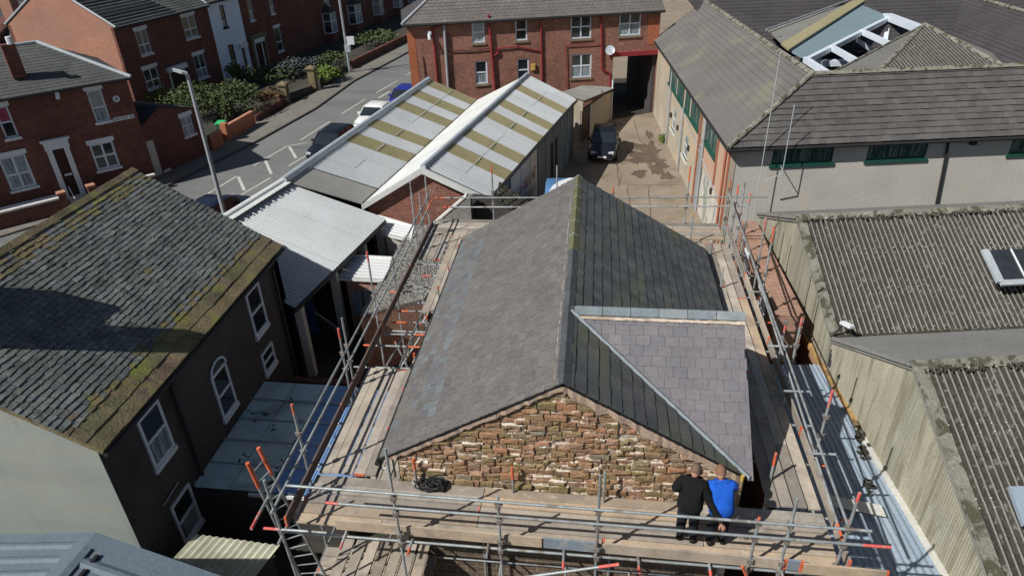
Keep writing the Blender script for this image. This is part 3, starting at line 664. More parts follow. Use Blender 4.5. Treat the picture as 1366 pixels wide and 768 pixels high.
# ================================================================== SCAFFOLD
SF = thing('scaffold', 'tube and board scaffolding with orange tipped poles round the stone building', 'scaffolding', (0, 14, 0))
DZ = 4.5
def plank(p, d, L_, wd=.206, th=.038, m='board', ends=True, rz=0., z=0):
    p = V(p); d = V(d).normalized(); s_ = V((-d.y, d.x, 0)); dz = V((0,0,-th)); b = MB(); r_ = R.random()
    e = .035 if ends else 0
    if ends:
        b.box(p, d*e, s_*wd, dz, 1, r_); b.box(p+d*e, d*(L_-2*e), s_*wd, dz, 0, r_); b.box(p+d*(L_-e), d*e, s_*wd, dz, 1, r_)
    else: b.box(p, d*L_, s_*wd, dz, 0, r_)
    return b.build('board', [M[m], M['orange' if R.random() < .12 else 'board']], SF)
def run(x0, y0, d, n_, L_, pitch=.232, z=DZ, ms=None, gaps=(), side=1, cuts=None):
    d = V(d).normalized(); s_ = V((-d.y, d.x, 0))*side
    for i in range(n_):
        if i in gaps: continue
        o = V((x0, y0, z+R.uniform(-.018, .012)))+s_*(pitch*i+R.uniform(0, .012)); t = -R.uniform(0, .1) if cuts is None else cuts[0]; 
        segs = []; rem = L_; off = R.uniform(0, .06)
        first = R.choice((1.6, 2.4, 3.3, 3.9)) if L_ > 4 else rem
        while rem > .3:
            l = min(first, rem); segs.append(l); rem -= l; first = 3.9
        u = 0
        for l in segs:
            dd = d+V((-d.y, d.x, 0))*R.uniform(-.0015, .0015); pp = o+d*(u+off*0)+(V((0,0,0)) if side == 1 else -V((-d.y, d.x, 0))*.225)
            plank(pp, dd, l-.015, m='board'); u += l
# front deck: five boards, slightly out of square
fd = V((1, -.017, 0))
run(-5.1, 7.90, fd, 5, 9.35, pitch=.236)
# a sixth inner board close to the wall
# west deck: near section, missing bay, far section
run(-3.93, 9.12, (0,1,0), 5, 3.35, pitch=.232)
run(-3.93, 14.95, (0,1,0), 2, 5.0, pitch=.24)
run(-4.45, 17.9, (0,1,0), 3, 1.7, pitch=.232)
# far deck
run(-5.1, 19.62, (1, 0.012, 0), 5, 9.3, pitch=.236)
run(-4.4, 18.62, (1, .012, 0), 4, 7.9, pitch=.236, z=DZ-.05)
# east deck
run(4.26, 9.0, (0,1,0), 4, 10.4, pitch=.236)
# lower lift, front and west
run(-5.2, 8.05, (1, -.01, 0), 4, 2.3, z=2.5, pitch=.236)
run(-2.5, 7.30, (1, -.01, 0), 2, 3.0, z=2.48, pitch=.236); run(-4.6, 6.8, (1, -.01, 0), 2, 5.4, z=2.46, pitch=.236)
for i in range(7): plank((-4.6+i*.262, 7.75, 2.75), (.02, 1, 0), 1.25, m='board')
run(-3.93, 9.6, (0,1,0), 4, 5.4, z=2.5, pitch=.232)
# toe boards on edge
def toe(a, b, m='board', h=.225, th=.038, ends=True, n_=1):
    a, b = V(a), V(b); d = (b-a)/n_; s_ = V((d.y, -d.x, 0)).normalized()*th
    for i in range(n_):
        mb = MB(); e = d.normalized()*.04; r_ = R.random()
        p = a+d*i; dd = d-d.normalized()*.012
        mb.box(p, e, s_, (0,0,h), 1, r_); mb.box(p+e, dd-e*2, s_, (0,0,h), 0, r_); mb.box(p+dd-e, e, s_, (0,0,h), 1, r_)
        mb.build('toe_board', [M[m], M['orange' if R.random() < .5 else m]], SF)
fa, fb = V((-4.28, 7.87, DZ-.03)), V((.33-.35, 7.79, DZ-.03))
toe(fa, (-.62, 7.80, DZ-.03)); toe((-.60, 7.80, DZ-.03), (.35, 7.78, DZ-.03), m='blue_board'); toe((.37, 7.78, DZ-.03), (3.3, 7.72, DZ-.03)); toe((3.32, 7.72, DZ-.03), (3.62, 7.71, DZ-.03), m='blue_board'); toe((3.55, 7.66, DZ-.02), (4.9, 7.63, DZ-.02), m='moss_plank' if 'moss_plank' in M else 'board')
toe((-5.17, 20.3, DZ-.03), (-5.17, 7.8, DZ-.03), m='dark_board', n_=4)
toe((4.33, 7.75, DZ-.03), (4.38, 20.4, DZ-.03), m='board', n_=4)
# tubes
def coupler(tb, p, axis='z'):
    b = MB(); p = V(p); b.abox(p.x-.045, p.y-.045, p.z-.04, p.x+.045, p.y+.045, p.z+.04); b.tube(p+V((-.07,0,.02)), p+V((.075,0,.02)), .014, 6); b.tube(p+V((0,-.07,-.015)), p+V((0,.075,-.015)), .014, 6); b.build('coupler', M['rust_steel'], tb)
def pole(p, q, name='pole', o1=0, o2=0, m='steel', rr=.0245, cps=(), oc='orange'):
    p, q = V(p), V(q); L_ = (q-p).length; d = (q-p)/L_; b = MB(); cuts = [0, o1, L_-o2, L_]
    if o1: b.tube(p, p+d*o1, rr+.001, 10, 1)
    b.tube(p+d*o1, q-d*o2, rr, 10, 0)
    if o2: b.tube(q-d*o2, q, rr+.001, 10, 1)
    t = b.build(name, [M[m], M[oc]], SF, smooth=True)
    for c in cps: coupler(t, p+d*c if isinstance(c, (int, float)) else c)
    return t
def std(x, y, z1, z0=0., o=0., cz=(), lean=(0,0), oc='orange', m='steel'):
    t = pole((x, y, z0), (x+lean[0], y+lean[1], z1), 'standard', 0, o, m=m, oc=oc)
    for c in cz: coupler(t, (x+lean[0]*(c-z0)/(z1-z0), y+lean[1]*(c-z0)/(z1-z0), c))
# front standards from the photograph: base on the ground just outside the toe board
yf = 7.70
def fstd(xp, yp, o=0., oc='orange', cz=(5.14, 5.5, 4.62, 4.4)): q_ = VY(xp, yp, yf); std(q_.x, yf, q_.z, 0, o, cz, oc=oc)
fstd(514, 598, 0); fstd(664, 661); fstd(801, 634); fstd(1013, 690, .16); fstd(1064, 664); fstd(1147, 657, .18, oc='red_paint')
# guard rails, front
a, b = VY(382, 647, yf-.05), VY(1163, 708, yf-.05); pole(a, b, 'guard_rail')
a, b = VY(434.6, 670, yf-.05), VY(1188.5, 729.5, yf-.05); pole(a, b, 'guard_rail', o1=.22, o2=.42, oc='red_paint')
pole((-5.3, yf+.06, 4.40), (4.5, yf+.02, 4.36), 'ledger'); pole((-5.3, yf+.06, 2.40), (4.5, yf+.02, 2.38), 'ledger'); pole((-4.7, yf-.1, 3.0), (1.2, yf-.1, 2.9), 'ledger')
pole((-5.0, 9.0, 2.40), (4.5, 9.0, 2.38), 'ledger')
pole(VY(352, 704, 7.6), VY(436, 710, 7.6), 'ledger', o1=.3, oc='red_paint')
pole(VY(695, 770, 7.1), VY(826, 752, 7.1), 'brace', o2=.33, oc='red_paint')
pole(VY(990, 755, 7.55), VY(1006, 790, 7.55), 'brace', o1=.25)
# inside stub poles along the wall
for x, y, x2, y2, o, oc in ((803,629,805,669,0,'orange'),(683,622,684.5,656,.3,'orange'),(553,612,556,645,.6,'orange'),(1034,604,1027,641,.35,'orange')):
    bq = G(x2, y2, DZ); tq = VY(x, y, bq.y); pole((bq.x, bq.y, DZ-.9), (bq.x, bq.y, tq.z), 'inside_pole', 0, min(o, .3), oc=oc)
q_ = VY(991, 634, 8.98); pole((q_.x, 8.98, 3.9), (q_.x, 8.98, q_.z), 'inside_pole', 0, .12, m='ply', rr=.03, oc='yellow')
# transoms under the front deck, some ends showing
for x in (-4.1, -2.9, -1.55, -.25, 1.0, 2.15, 3.3, 4.1):
    pole((x, 7.52-R.random()*.1, 4.42), (x+R.uniform(-.05,.05), 9.04, 4.42), 'transom', o1=.12 if R.random() < .6 else 0, oc=R.choice(('orange','red_paint')))
    pole((x, 7.5, 2.42), (x, 9.0, 2.42), 'transom')
for x in (-3.6, -1.9, .6, 2.7): pole((x, 9.03, 0), (x, 9.03, 4.4), 'standard')
# west side
xw = -5.24
pole(VX(575, 255, xw), VX(335, 705, xw), 'guard_rail', o2=.35, oc='red_paint'); pole(VX(577, 267, xw+.05), VX(362, 684, xw+.05), 'guard_rail', o1=.9, o2=0)
for a, b in (((451,438),(465,513)),((456,424),(472,504)),((389,539),(404,630)),((489.5,336),(504,434)),((523,344),(528.5,384)),((547,243),(555,302)),((567,236),(574,292)),((559,257),(562,292))):
    t_ = VX(a[0], a[1], xw-.03); bq = G(b[0], b[1], DZ)
    yb_ = VX(b[0], b[1], xw-.03).y; z1 = VX(a[0], a[1], xw-.03).z
    std(xw-.03, t_.y, t_.z, 0, .25 if a[0] in (489.5, 389, 451) else 0, (5.5, 5.05, 4.4), oc=R.choice(('red_paint','orange')))
pole((xw, 7.5, 4.38), (xw, 20.9, 4.38), 'ledger'); pole((xw, 7.5, 2.4), (xw, 20.9, 2.4), 'ledger')
pole((-3.95, 9.0, 4.38), (-3.95, 20.9, 4.38), 'ledger'); pole((-4.4, 12.2, 4.36), (-4.4, 18, 4.36), 'ledger'); pole((-3.97, 9.0, 2.4), (-3.97, 20.9, 2.4), 'ledger')
for x0, y0, x1, y1, o1, o2 in ((557,404,586,403.5,.0,.25),(530,415,583.6,415,.3,.3),(522,430,567,430,.45,0),(515,441,568,443,0,.0),(512,445.5,569,446.5,0,.3),(485,460,565,463,.2,.4),(472,489,553.6,491.5,0,0),(538,382,602,384,0,0),(535,389,601,389,0,.25),(520,389,540,392,.25,0),(562,368,590,368,.3,0),(560,330,612,331,0,0),(545,352,606,354,0,0)):
    pole(G(x0, y0, 4.4), G(x1, y1, 4.4), 'transom', o1=o1, o2=o2, oc=R.choice(('orange','orange','red_paint')))
for y in (9.4, 10.6, 11.8, 18.5, 20.0): pole((xw-.1, y, 4.41), (-3.8, y, 4.41), 'transom')
for y in (12.6, 14.0, 15.4, 16.8, 18.4): std(-3.97, y, 4.75+R.random()*.3, 0, .1 if R.random() < .5 else 0, (4.38, 2.4))
for a, b in (((541,442,3.9),(516,487,4.3)),((562,430,3.9),(540,482,3.5)),((527,456,3.2),(545,492,4.2)),((573,396,4.0),(556,440,3.6))):
    pole(G(*a), G(*b), 'brace', o1=.15)
for y in (12.9, 14.6, 16.1): pole((-5.2, y, 2.6), (-3.98, y+1.2, 4.3), 'brace')
b = G(545,512,DZ); 
for x_, y_ in ((536.5,509),(518,575)): c = VX(x_, y_, -3.87); pole((-3.87, c.y, 3.6), (-3.87, c.y, 4.95), 'inside_pole', 0, .25, oc='red_paint')
# far side
yr = 20.75
pole(VY(580, 264, yr), VY(1024.5, 262.8, yr), 'guard_rail', o1=.35); pole(VY(591, 276.5, yr), VY(995, 275, yr), 'guard_rail', o1=.25)
for (x, y, o) in ((655.5,220,.3),(743,221,0),(818,250,.25),(921,222,.5)): q_ = VY(x, y, yr+.05); std(q_.x, yr+.05, q_.z, 0, o, (5.5, 5.05))
q_ = VY(925, 284, 19.4); std(q_.x, 19.4, q_.z, 3.5, .1, (), oc='yellow')
pole((-5.2, yr+.05, 4.38), (4.5, yr+.05, 4.38), 'ledger')
# east side
xe = 4.42
pole(VX(972, 258, xe-.12), VX(1131, 700, xe-.18), 'guard_rail'); pole(VX(980, 275, xe), VX(1125, 722, xe-.12), 'guard_rail', o1=1, o2=.35)
pole((xe, 7.5, 4.36), (xe, 21, 4.36), 'ledger'); pole((3.5, 9.1, 4.36), (3.5, 21, 4.36), 'ledger'); pole((xe, 7.5, 2.4), (xe, 21, 2.4), 'ledger')
for a, b_, o, oc in (((1070,424),(1057,487),.2,'red_paint'),((1049,428),(1043,470),.35,'red_paint'),((1111,520),(1095,592),.4,'red_paint'),((1033,302),(1021,395),.45,'orange'),((1001,258),(997,300),.3,'red_paint'),((985,247),(981,305),.3,'orange'),((994,243),(990,300),0,'orange'),((975,240),(973,300),.4,'orange'),((1022,290),(1013,350),.35,'red_paint')):
    t_ = VX(a[0], a[1], xe+.08); 
    std(xe+.08, t_.y, t_.z, 0, o, (5.5, 5.05, 4.4), oc=oc)
for y in (8.9, 10.2, 11.3, 12.7, 13.9, 15.2, 16.4, 17.6, 18.8): pole((3.3, y, 4.40), (xe+.28, y+R.uniform(-.05,.05), 4.40), 'transom', o2=.15 if R.random() < .4 else 0)
for y in (9.8, 11.6, 13.2, 15.6): pole((xe-.32, y, 5.05), (xe+.2, y, 5.06), 'transom')
for (x, y) in ((949,352),(962,357)): pass
for xp, yp, xt, yt in ((948,340,950,320),(961,385,964,357)): c = G(xp, yp, DZ); pole((c.x, c.y, 3.6), (c.x, c.y, VY(xt, yt, c.y).z), 'inside_pole')
for y in (14.3, 14.9, 15.6, 16.3): pole((xe-.02, y, 2.4), (xe+.1, y+1.0, 4.4), 'brace')
# ladder at the south west corner
LD = thing('ladder', 'ladder with bright orange tipped stiles leaning at the left front corner of the scaffolding', 'ladder', (-5.2, 8.2, 2.5))
s1 = (G(344.5,597,5.9), G(438,775,2.5)); s2 = (G(330,617,5.9), G(404,775,2.5))
mb = MB()
for s_ in (s1, s2):
    mb = MB(); p, q_ = s_; d = (q_-p).normalized(); mb.tube(p, p+d*.62, .036, 10, 1); mb.tube(p+d*.62, q_, .026, 10, 0); mb.build('stile', [M['steel'], M['orange']], LD, smooth=True)
for i in range(1, 13):
    t = i/13; mb = MB(); mb.tube(s1[0].lerp(s1[1], t), s2[0].lerp(s2[1], t), .013, 6); mb.build('rung', M['steel'], LD)
pole(VY(352, 640, 7.6), VY(398, 775, 7.6), 'standard')
# ================================================================== LEFT SLATE HOUSE
LH = thing('slate_house', 'dark rendered house with mossy old slate roof and pale blank gable at the left front', 'house', (-13.3, 13, 0))
ax, ay0, ay1, az, arx, arz = -9.36, 8.85, 17.62, 5.0, -13.35, 7.36
WE = Wall((ax-.10, ay0+.1), (ax-.10, ay1-.1), 0, 1)     # virtual, for measuring; outward +x
hA = [rect(WE, 178,563,203,624), rect(WE, 326,388,343,443), rect(WE, 352,488,364,520), rect(WE, 228,683,240,716)]
hA = [(WE.uz(181,565)[0], 3.22, WE.uz(208,530)[0], 4.6), (WE.uz(279,502)[0], 2.25, WE.uz(300,485)[0], 3.62), (WE.uz(325,392)[0], 3.2, WE.uz(342,372)[0], 4.6), (WE.uz(352,493)[0], 1.85, WE.uz(366,474)[0], 2.55), (WE.uz(226,678)[0], .75, WE.uz(250,643)[0], 2.0)]
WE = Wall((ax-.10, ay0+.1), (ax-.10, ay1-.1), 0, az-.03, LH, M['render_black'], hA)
for k, h in enumerate(hA): window(LH, WE, h, fm='upvc', gm='glass', gm2='curtain' if k in (0, 4) else None, vs=(), hs=(.5,), sill='upvc', dep=.045, fw=.07, sw=.03)
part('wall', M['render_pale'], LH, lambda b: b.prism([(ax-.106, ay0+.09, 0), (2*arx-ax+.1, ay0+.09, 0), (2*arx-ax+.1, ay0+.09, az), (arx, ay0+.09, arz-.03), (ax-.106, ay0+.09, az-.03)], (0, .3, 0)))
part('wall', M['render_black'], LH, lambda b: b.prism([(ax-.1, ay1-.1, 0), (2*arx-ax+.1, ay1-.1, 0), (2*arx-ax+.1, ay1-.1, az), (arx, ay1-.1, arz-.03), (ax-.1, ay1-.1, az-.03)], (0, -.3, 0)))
part('wall', M['render_black'], LH, lambda b: b.abox(2*arx-ax+.1, ay0+.1, 0, 2*arx-ax+.4, ay1-.1, az-.03))
Ap = [(ax+.12, ay0, az-.04), (ax+.12, ay1+.02, az-.04), (arx, ay1+.02, arz), (arx, ay0, arz)]
Aw = [(2*arx-ax-.12, ay0, az-.04), (2*arx-ax-.12, ay1+.02, az-.04), (arx, ay1+.02, arz), (arx, ay0, arz)]
mb = MB()
for P in (Ap, Aw):
    O, u, v, n = frame_of(P); mb.prism([V(p)-n*.004 for p in P], -n*.09)
mb.build('roof_boarding', M['moss_stone'], LH)
def a_m(a, b, i, c): return 'moss_stone' if i < 2 or (i == 2 and R.random() < .4) or (i == 3 and R.random() < .2) or R.random() < .004 or (c.x < arx+.5 and R.random() < .5) else 'old_slate'
recs = slates(Ap, .21, .138, mat_='old_slate', matfn=a_m, lift=.021, thick=.008, wj=.35, jit=.018, rows=[(.36,.62),(.34,.55)], gap=.014, over=1.2)
recs += slates(Aw, .4, .3, mat_='old_slate', lift=.02, thick=.01, wj=.2)
emit(recs, LH, 'slate', 'slate_field', 300)
ridge_run(LH, (arx, ay0, arz), (arx, ay1+.05, arz), 18, .16, .10, 'moss_stone', up_=.06)
part('gutter', M['gutter'], LH, lambda b: b.tube((ax+.14, ay0, az-.14), (ax+.14, ay1, az-.14), .05, 8), smooth=True)
for y in (11.3, 16.9): pipe(LH, 'drainpipe', [(ax+.1, y, az-.15), (ax-.02, y+.05, az-.5), (ax-.02, y+.05, .2)], .045, M['gutter'])
pipe(LH, 'drainpipe', [WE.p(WE.uz(222,690)[0], 2.3, .05), WE.p(WE.uz(240,655)[0], 2.35, .05)], .02, M['grey_pipe'])
ch = MB(); ch.abox(arx-.3, 9.46, 6.6, arx+.3, 10.7, 8.7); ch.build('chimney_stack', M['render_black'], LH); ch = MB(); ch.abox(arx-.3, 8.96, 6.6, arx+.3, 9.45, 10.3); ch.build('chimney_stack', M['render_black'], LH)  # unseen stacks, stepped and enlarged to cast the shadow lying on the slates
for y in (9.8, 10.35): part('chimney_pot', M['terracotta'], LH, lambda b: b.tube((arx, y, 8.7), (arx, y, 9.0), .14, 10, r2=.11), smooth=True)
h = hA[1]; pipe(LH, 'arched_head', [WE.p(h[2]-(h[2]-h[0])*(.5-.5*math.cos(a*math.pi/8)), h[3]+.30*math.sin(a*math.pi/8), .05) for a in range(9)], .032, M['upvc'])
# small lean-to with glazed sheet roof between house and scaffold
GR = thing('lean_to', 'low lean-to with stained green sheet roof painted with blue sky reflection between the dark house and the scaffold', 'outbuilding', (-7.3, 12, 0))
gx0, gx1, gy0, gy1 = ax-.08, -5.6, 10.95, 15.1
for i in range(4):
    for j in range(4):
        x0 = gx0+(gx1-gx0)*i/4; x1 = gx0+(gx1-gx0)*(i+1)/4; y0 = gy0+(gy1-gy0)*j/4; y1 = gy0+(gy1-gy0)*(j+1)/4
        zz = lambda x, y: 1.78-.01*(x-gx0)-.01*(y-gy0)
        mb = MB(); mb.prism([(x0+.01, y0, zz(x0,y0)), (x1-.01, y0, zz(x1,y0)), (x1-.01, y1, zz(x1,y1)), (x0+.01, y1, zz(x0,y1))], (0,0,-.02)); mb.build('roof_sheet', M['glaze_sky_reflection' if i > 1 else 'glaze'], GR)
for j in range(1, 5):
    y = gy0+(gy1-gy0)*j/5; part('glazing_bar', M['grey_pipe'], GR, lambda b: b.box((gx0, y-.02, 1.765), (gx1-gx0, 0, -.01*(gx1-gx0)), (0,.04,0), (0,0,.035)))
part('wall', M['render_black'], GR, lambda b: (b.abox(gx0, gy0+.02, 0, gx1-.1, gy0+.17, 1.7), b.abox(gx0, gy1-.2, 0, gx1-.1, gy1-.05, 1.68), b.abox(gx1-.25, gy0+.18, 0, gx1-.1, gy1-.21, 1.66)))
part('fascia', M['white_cap'], GR, lambda b: b.box((-8.0, gy0-.06, 1.62), (1.4,0,-.01), (0,.05,0), (0,0,.09)))
# cream corrugated lean-to
BL = thing('lean_to', 'small lean-to with cream corrugated sheets under the lowest window of the dark house', 'outbuilding', (-7.5, 8.5, 0))
corr(BL, 'roof_sheet', G(190,790,1.5), G(325,790,1.5), G(374,727,1.62), G(262,712,1.62), 3, 1, pitch=.16, amp=.025, mats='beige_sheet')
part('wall', M['render_black'], BL, lambda b: (b.prism([G(200,785,0)*1, G(320,785,0)*1, G(370,730,0)*1, G(268,716,0)*1] if False else [(-8.6,8.6,0),(-7.4,8.6,0),(-6.9,9.55,0),(-8.6,9.6,0)], (0,0,1.35))))
# blue-grey metal shed, bottom left
BS = thing('metal_shed', 'blue grey profiled metal roof with a folded ridge at the bottom left corner', 'shed', (-9.5, 6.4, 0))
r0, r1 = G(130,713,4.2), G(55,800,4.2); r1 = r0+(r1-r0)*1.3
Lf = [G(-60,722,3.85)-V((1.0,.0,0)), r0, r1, G(-60,722,3.85)-V((1.0,1.9,0))]
Rf = [r0, G(300,772,3.75), G(300,772,3.75)+(r1-r0), r1]
corr(BS, 'roof_sheet', Lf[3], Lf[0], Lf[1], Lf[2], 2, 2, pitch=.3, amp=.03, mats='blue_sheet', sharp=True)
corr(BS, 'roof_sheet', Rf[0]+(Rf[1]-Rf[0])*.04, Rf[3]+(Rf[2]-Rf[3])*.04, Rf[2], Rf[1], 4, 2, pitch=.3, amp=.03, mats='blue_sheet', sharp=True)
d = (r1-r0); mb = MB()
mb.prism([r0+V((0,0,.07)), r0+(Rf[1]-r0)*.05+V((0,0,.05)), r0+(Rf[1]-r0)*.05+V((0,0,.02)), r0+V((0,0,.03)), r0+(Lf[0]-r0)*.07+V((0,0,.03)), r0+(Lf[0]-r0)*.07+V((0,0,.05))], d); mb.build('ridge_cap', M['blue_sheet'], BS)
mb = MB(); e = (Rf[1]-r0); mb.box(r0+V((0,0,.02)), e, d.normalized()*.28, (0,0,.05)); mb.box(Lf[0]+V((0,0,.02)), r0-Lf[0], d.normalized()*.2, (0,0,.05)); mb.build('verge_trim', M['blue_sheet'], BS)
mb = MB()
for k in range(5): 
    c = r0+d.normalized()*(.36+k*.3)+e.normalized()*.28; mb.box(c, d.normalized()*.16, e.normalized()*.06, (0,0,.06))
mb.build('profile_filler', M['black'], BS)
part('wall', M['blue_sheet'], BS, lambda b: b.prism([(-12.5, 5.2, 0), (-6.6, 5.2, 0), (-6.2, 6.2, 0), (-8.9, 7.25, 0), (-12.5, 7.25, 0)], (0,0,3.5)))

# ================================================================== STRIPED WAREHOUSE and neighbours
u1a, u1b = G(378,241,4.7), G(572,106,4.7); va, vb = G(484,272,3.3), G(636,134,3.3); u2a, u2b = G(564,223,4.75), G(703,100,4.75); ea, eb = G(652,264,3.4), G(768,133,3.4)
WH = thing('warehouse', 'twin gabled warehouse with white corrugated roof striped by yellow rooflights', 'warehouse', ((va.x+ea.x)/2, (va.y+ea.y)/2, 0))
n1 = 16
def stripe(i, nt, at): return lambda a, b: 'roof_light' if a in at else 'white_sheet'
f1 = 0.10
p_, q_ = u1a.lerp(u1b, f1), va.lerp(vb, f1)
part('flashing', M['flash_grey'], WH, lambda b: b.prism([u1a, va, q_, p_], (0,0,-.04)))
corr(WH, 'roof_sheet', p_, u1b, vb, q_, 13, 2, pitch=.19, amp=.026, groove='sheet_groove', mfn=lambda i, j: 'roof_light' if i in (3,5,8,10,12) else 'white_sheet')
corr(WH, 'roof_sheet', u2a, u2b, eb, ea, 15, 2, pitch=.19, amp=.026, groove='sheet_groove', mfn=lambda i, j: 'roof_light' if i in (2,4,7,9,12) else 'white_sheet')
corr(WH, 'roof_sheet', vb+V((.05,0,.03)), va+V((.05,0,.03)), u2a, u2b, 8, 1, pitch=.17, amp=.004, mats='white_cap')
part('rooflight_strap', M['line'], WH, lambda b: [b.box(u2a.lerp(u2b, (k+.1)/15).lerp(ea.lerp(eb, (k+.1)/15), .5)+V((0,0,.03)), (u2b-u2a)*(.8/15), (.03,-.01,-.01), (0,0,.02)) for k in (2,4,7,9,12)]+[b.box(p_.lerp(u1b, (k+.1)/13).lerp(q_.lerp(vb, (k+.1)/13), .5)+V((0,0,.03)), (u1b-p_)*(.8/13), (.03,-.01,-.01), (0,0,.02)) for k in (3,5,8,10,12)])
for a, b_, m_, rr in ((u1a, u1b, 'grey_cap', .15), (u2a+V((0,0,.0)), u2b, 'grey_cap', .13)): part('ridge_cap', M[m_], WH, lambda b: b.tube(a, b_, rr, 10), smooth=True)
part('valley_gutter', M['gutter'], WH, lambda b: b.box(va+V((-.12,0,-.02)), vb-va, (.2,0,0), (0,0,.05)))
part('gutter', M['gutter'], WH, lambda b: b.tube(ea+V((.06,0,-.08)), eb+V((.06,0,-.08)), .06, 8), smooth=True)
part('bargeboard', M['white_cap'], WH, lambda b: (b.box(va, u2a-va, (-.02,-.14,0), (0,0,-.22)), b.box(u2a, ea-u2a, (-.02,-.14,0), (0,0,-.24))))
g0, g1, g2 = va+V((.15,.12,0)), ea+V((-.12,.12,0)), u2a+V((0,.12,-.1))
part('wall', M['brick_red'], WH, lambda b: b.prism([(g0.x,g0.y,0), (g1.x,g1.y,0), g1+V((0,0,-.1)), g2, g0+V((0,0,-.1))], (0,.25,0)))
dE = (eb-ea).normalized()
WS2 = Wall((ea.x-.12, ea.y+.15), (eb.x-.12, eb.y-.1), 0, 1)
WS2.o = None
mb = MB(); L_ = WS2.L
hE = []
WS2 = Wall((ea.x-.12, ea.y+.15), (eb.x-.12, eb.y-.1), 0, 3.3, WH, M['blue_sheet'], [(.35*L_, 0, .47*L_, 2.6), (.66*L_, 0, .76*L_, 2.4)])
part('door', M['black'], WH, lambda b: (b.box(WS2.p(.35*L_, 0, -.1), WS2.d*(.12*L_), (0,0,2.6), WS2.n*-.03), b.box(WS2.p(.66*L_, 0, -.1), WS2.d*(.1*L_), (0,0,2.4), WS2.n*-.03)))
mb = MB()
for k in range(10): mb.box(WS2.p(L_*k/10, 0, .0), WS2.d*.08, (0,0,3.25), WS2.n*.05)
mb.build('wall_post', M['grey_pipe'], WH)
part('wall_panel', M['roughcast'], WH, lambda b: b.box(WS2.p(.20*L_, 0, .01), WS2.d*(.28*L_), (0,0,3.2), WS2.n*.03))
# faded painted sign on the wall under the eave, too worn to read
mb = MB(); q = random.Random(4)
for row_ in range(2):
    for k in range(8):
        u_ = .245*L_+k*.42+q.uniform(-.04,.04); z_ = 1.75-row_*.75
        mb.box(WS2.p(u_, z_, .045), WS2.d*.07, (0,0,.5), WS2.n*.008, row_)
        mb.box(WS2.p(u_+.07, z_+q.choice((0,.2,.42)), .045), WS2.d*.2, (0,0,.09), WS2.n*.008, row_)
        if q.random() < .6: mb.box(WS2.p(u_+.24, z_+.05, .045), WS2.d*.07, (0,0,.3), WS2.n*.008, row_)
mb.build('faded_lettering', [M['text_pink'], M['text_pale']], WH)
part('wall', M['brick_dark'], WH, lambda b: b.box((u1a.x+.1,u1a.y+.1,0), V((u1b.x-u1a.x,u1b.y-u1a.y,0)), (.2,0,0), (0,0,4.5)))
part('wall', M['brick_red'], WH, lambda b: (b.prism([(u1b.x+.1,u1b.y-.1,0), (vb.x,vb.y-.1,0), (vb.x,vb.y-.1,3.2), (u1b.x+.1,u1b.y-.1,4.5)], (0,-.2,0)), b.prism([(vb.x,vb.y-.1,0), (eb.x-.1,eb.y-.1,0), (eb.x-.1,eb.y-.1,3.2), (u2b.x,u2b.y-.1,4.6), (vb.x,vb.y-.1,3.1)], (0,-.2,0))))
# mono-pitch sheet roof in front
UF = thing('open_shed', 'open sided shed with plain white corrugated mono pitch roof beside the road', 'shed', (-10.5, 20, 0))
t0, t1, l0, l1 = V((-13.15, 17.95, 4.5)), G(377,243,4.62), G(393,411,3.0), G(515,292,3.05)
corr(UF, 'roof_sheet', t0, t1, l1, l0, 7, 1, pitch=.15, amp=.030, mats='white_sheet', groove='sheet_groove')
part('ridge_cap', M['white_cap'], UF, lambda b: (b.tube(t0, t1, .15, 10), b.box(t0+V((0,0,.04)), t1-t0, (.35,0,-.06), (0,0,.03))), smooth=True)
mb = MB()
for k in range(26): p = t0.lerp(t1, (k+.5)/26)+V((.36,0,-.03)); mb.box(p, (t1-t0)/52, (.07,0,-.02), (0,0,.05))
mb.build('profile_filler', M['gutter'], UF)
part('wall', M['brick_dark'], UF, lambda b: b.box((t0.x+.15,t0.y,0), V((t1.x-t0.x,t1.y-t0.y,0)), (.2,0,0), (0,0,4.3)))
for k, t_ in enumerate((.08, .42, .75, .97)):
    p = l0.lerp(l1, t_); part('post', M['offwhite'], UF, lambda b: b.abox(p.x-.35, p.y-.12, 0, p.x-.1, p.y+.12, 2.95))
part('beam', M['gutter'], UF, lambda b: b.box(l0+V((-.1,0,-.05)), l1-l0, (.1,0,0), (0,0,-.15)))
part('wall', M['peeling'], UF, lambda b: (b.box((l1.x+.1, l1.y-.6, 0), (1.6,.1,0), (0,.15,0), (0,0,2.5))))
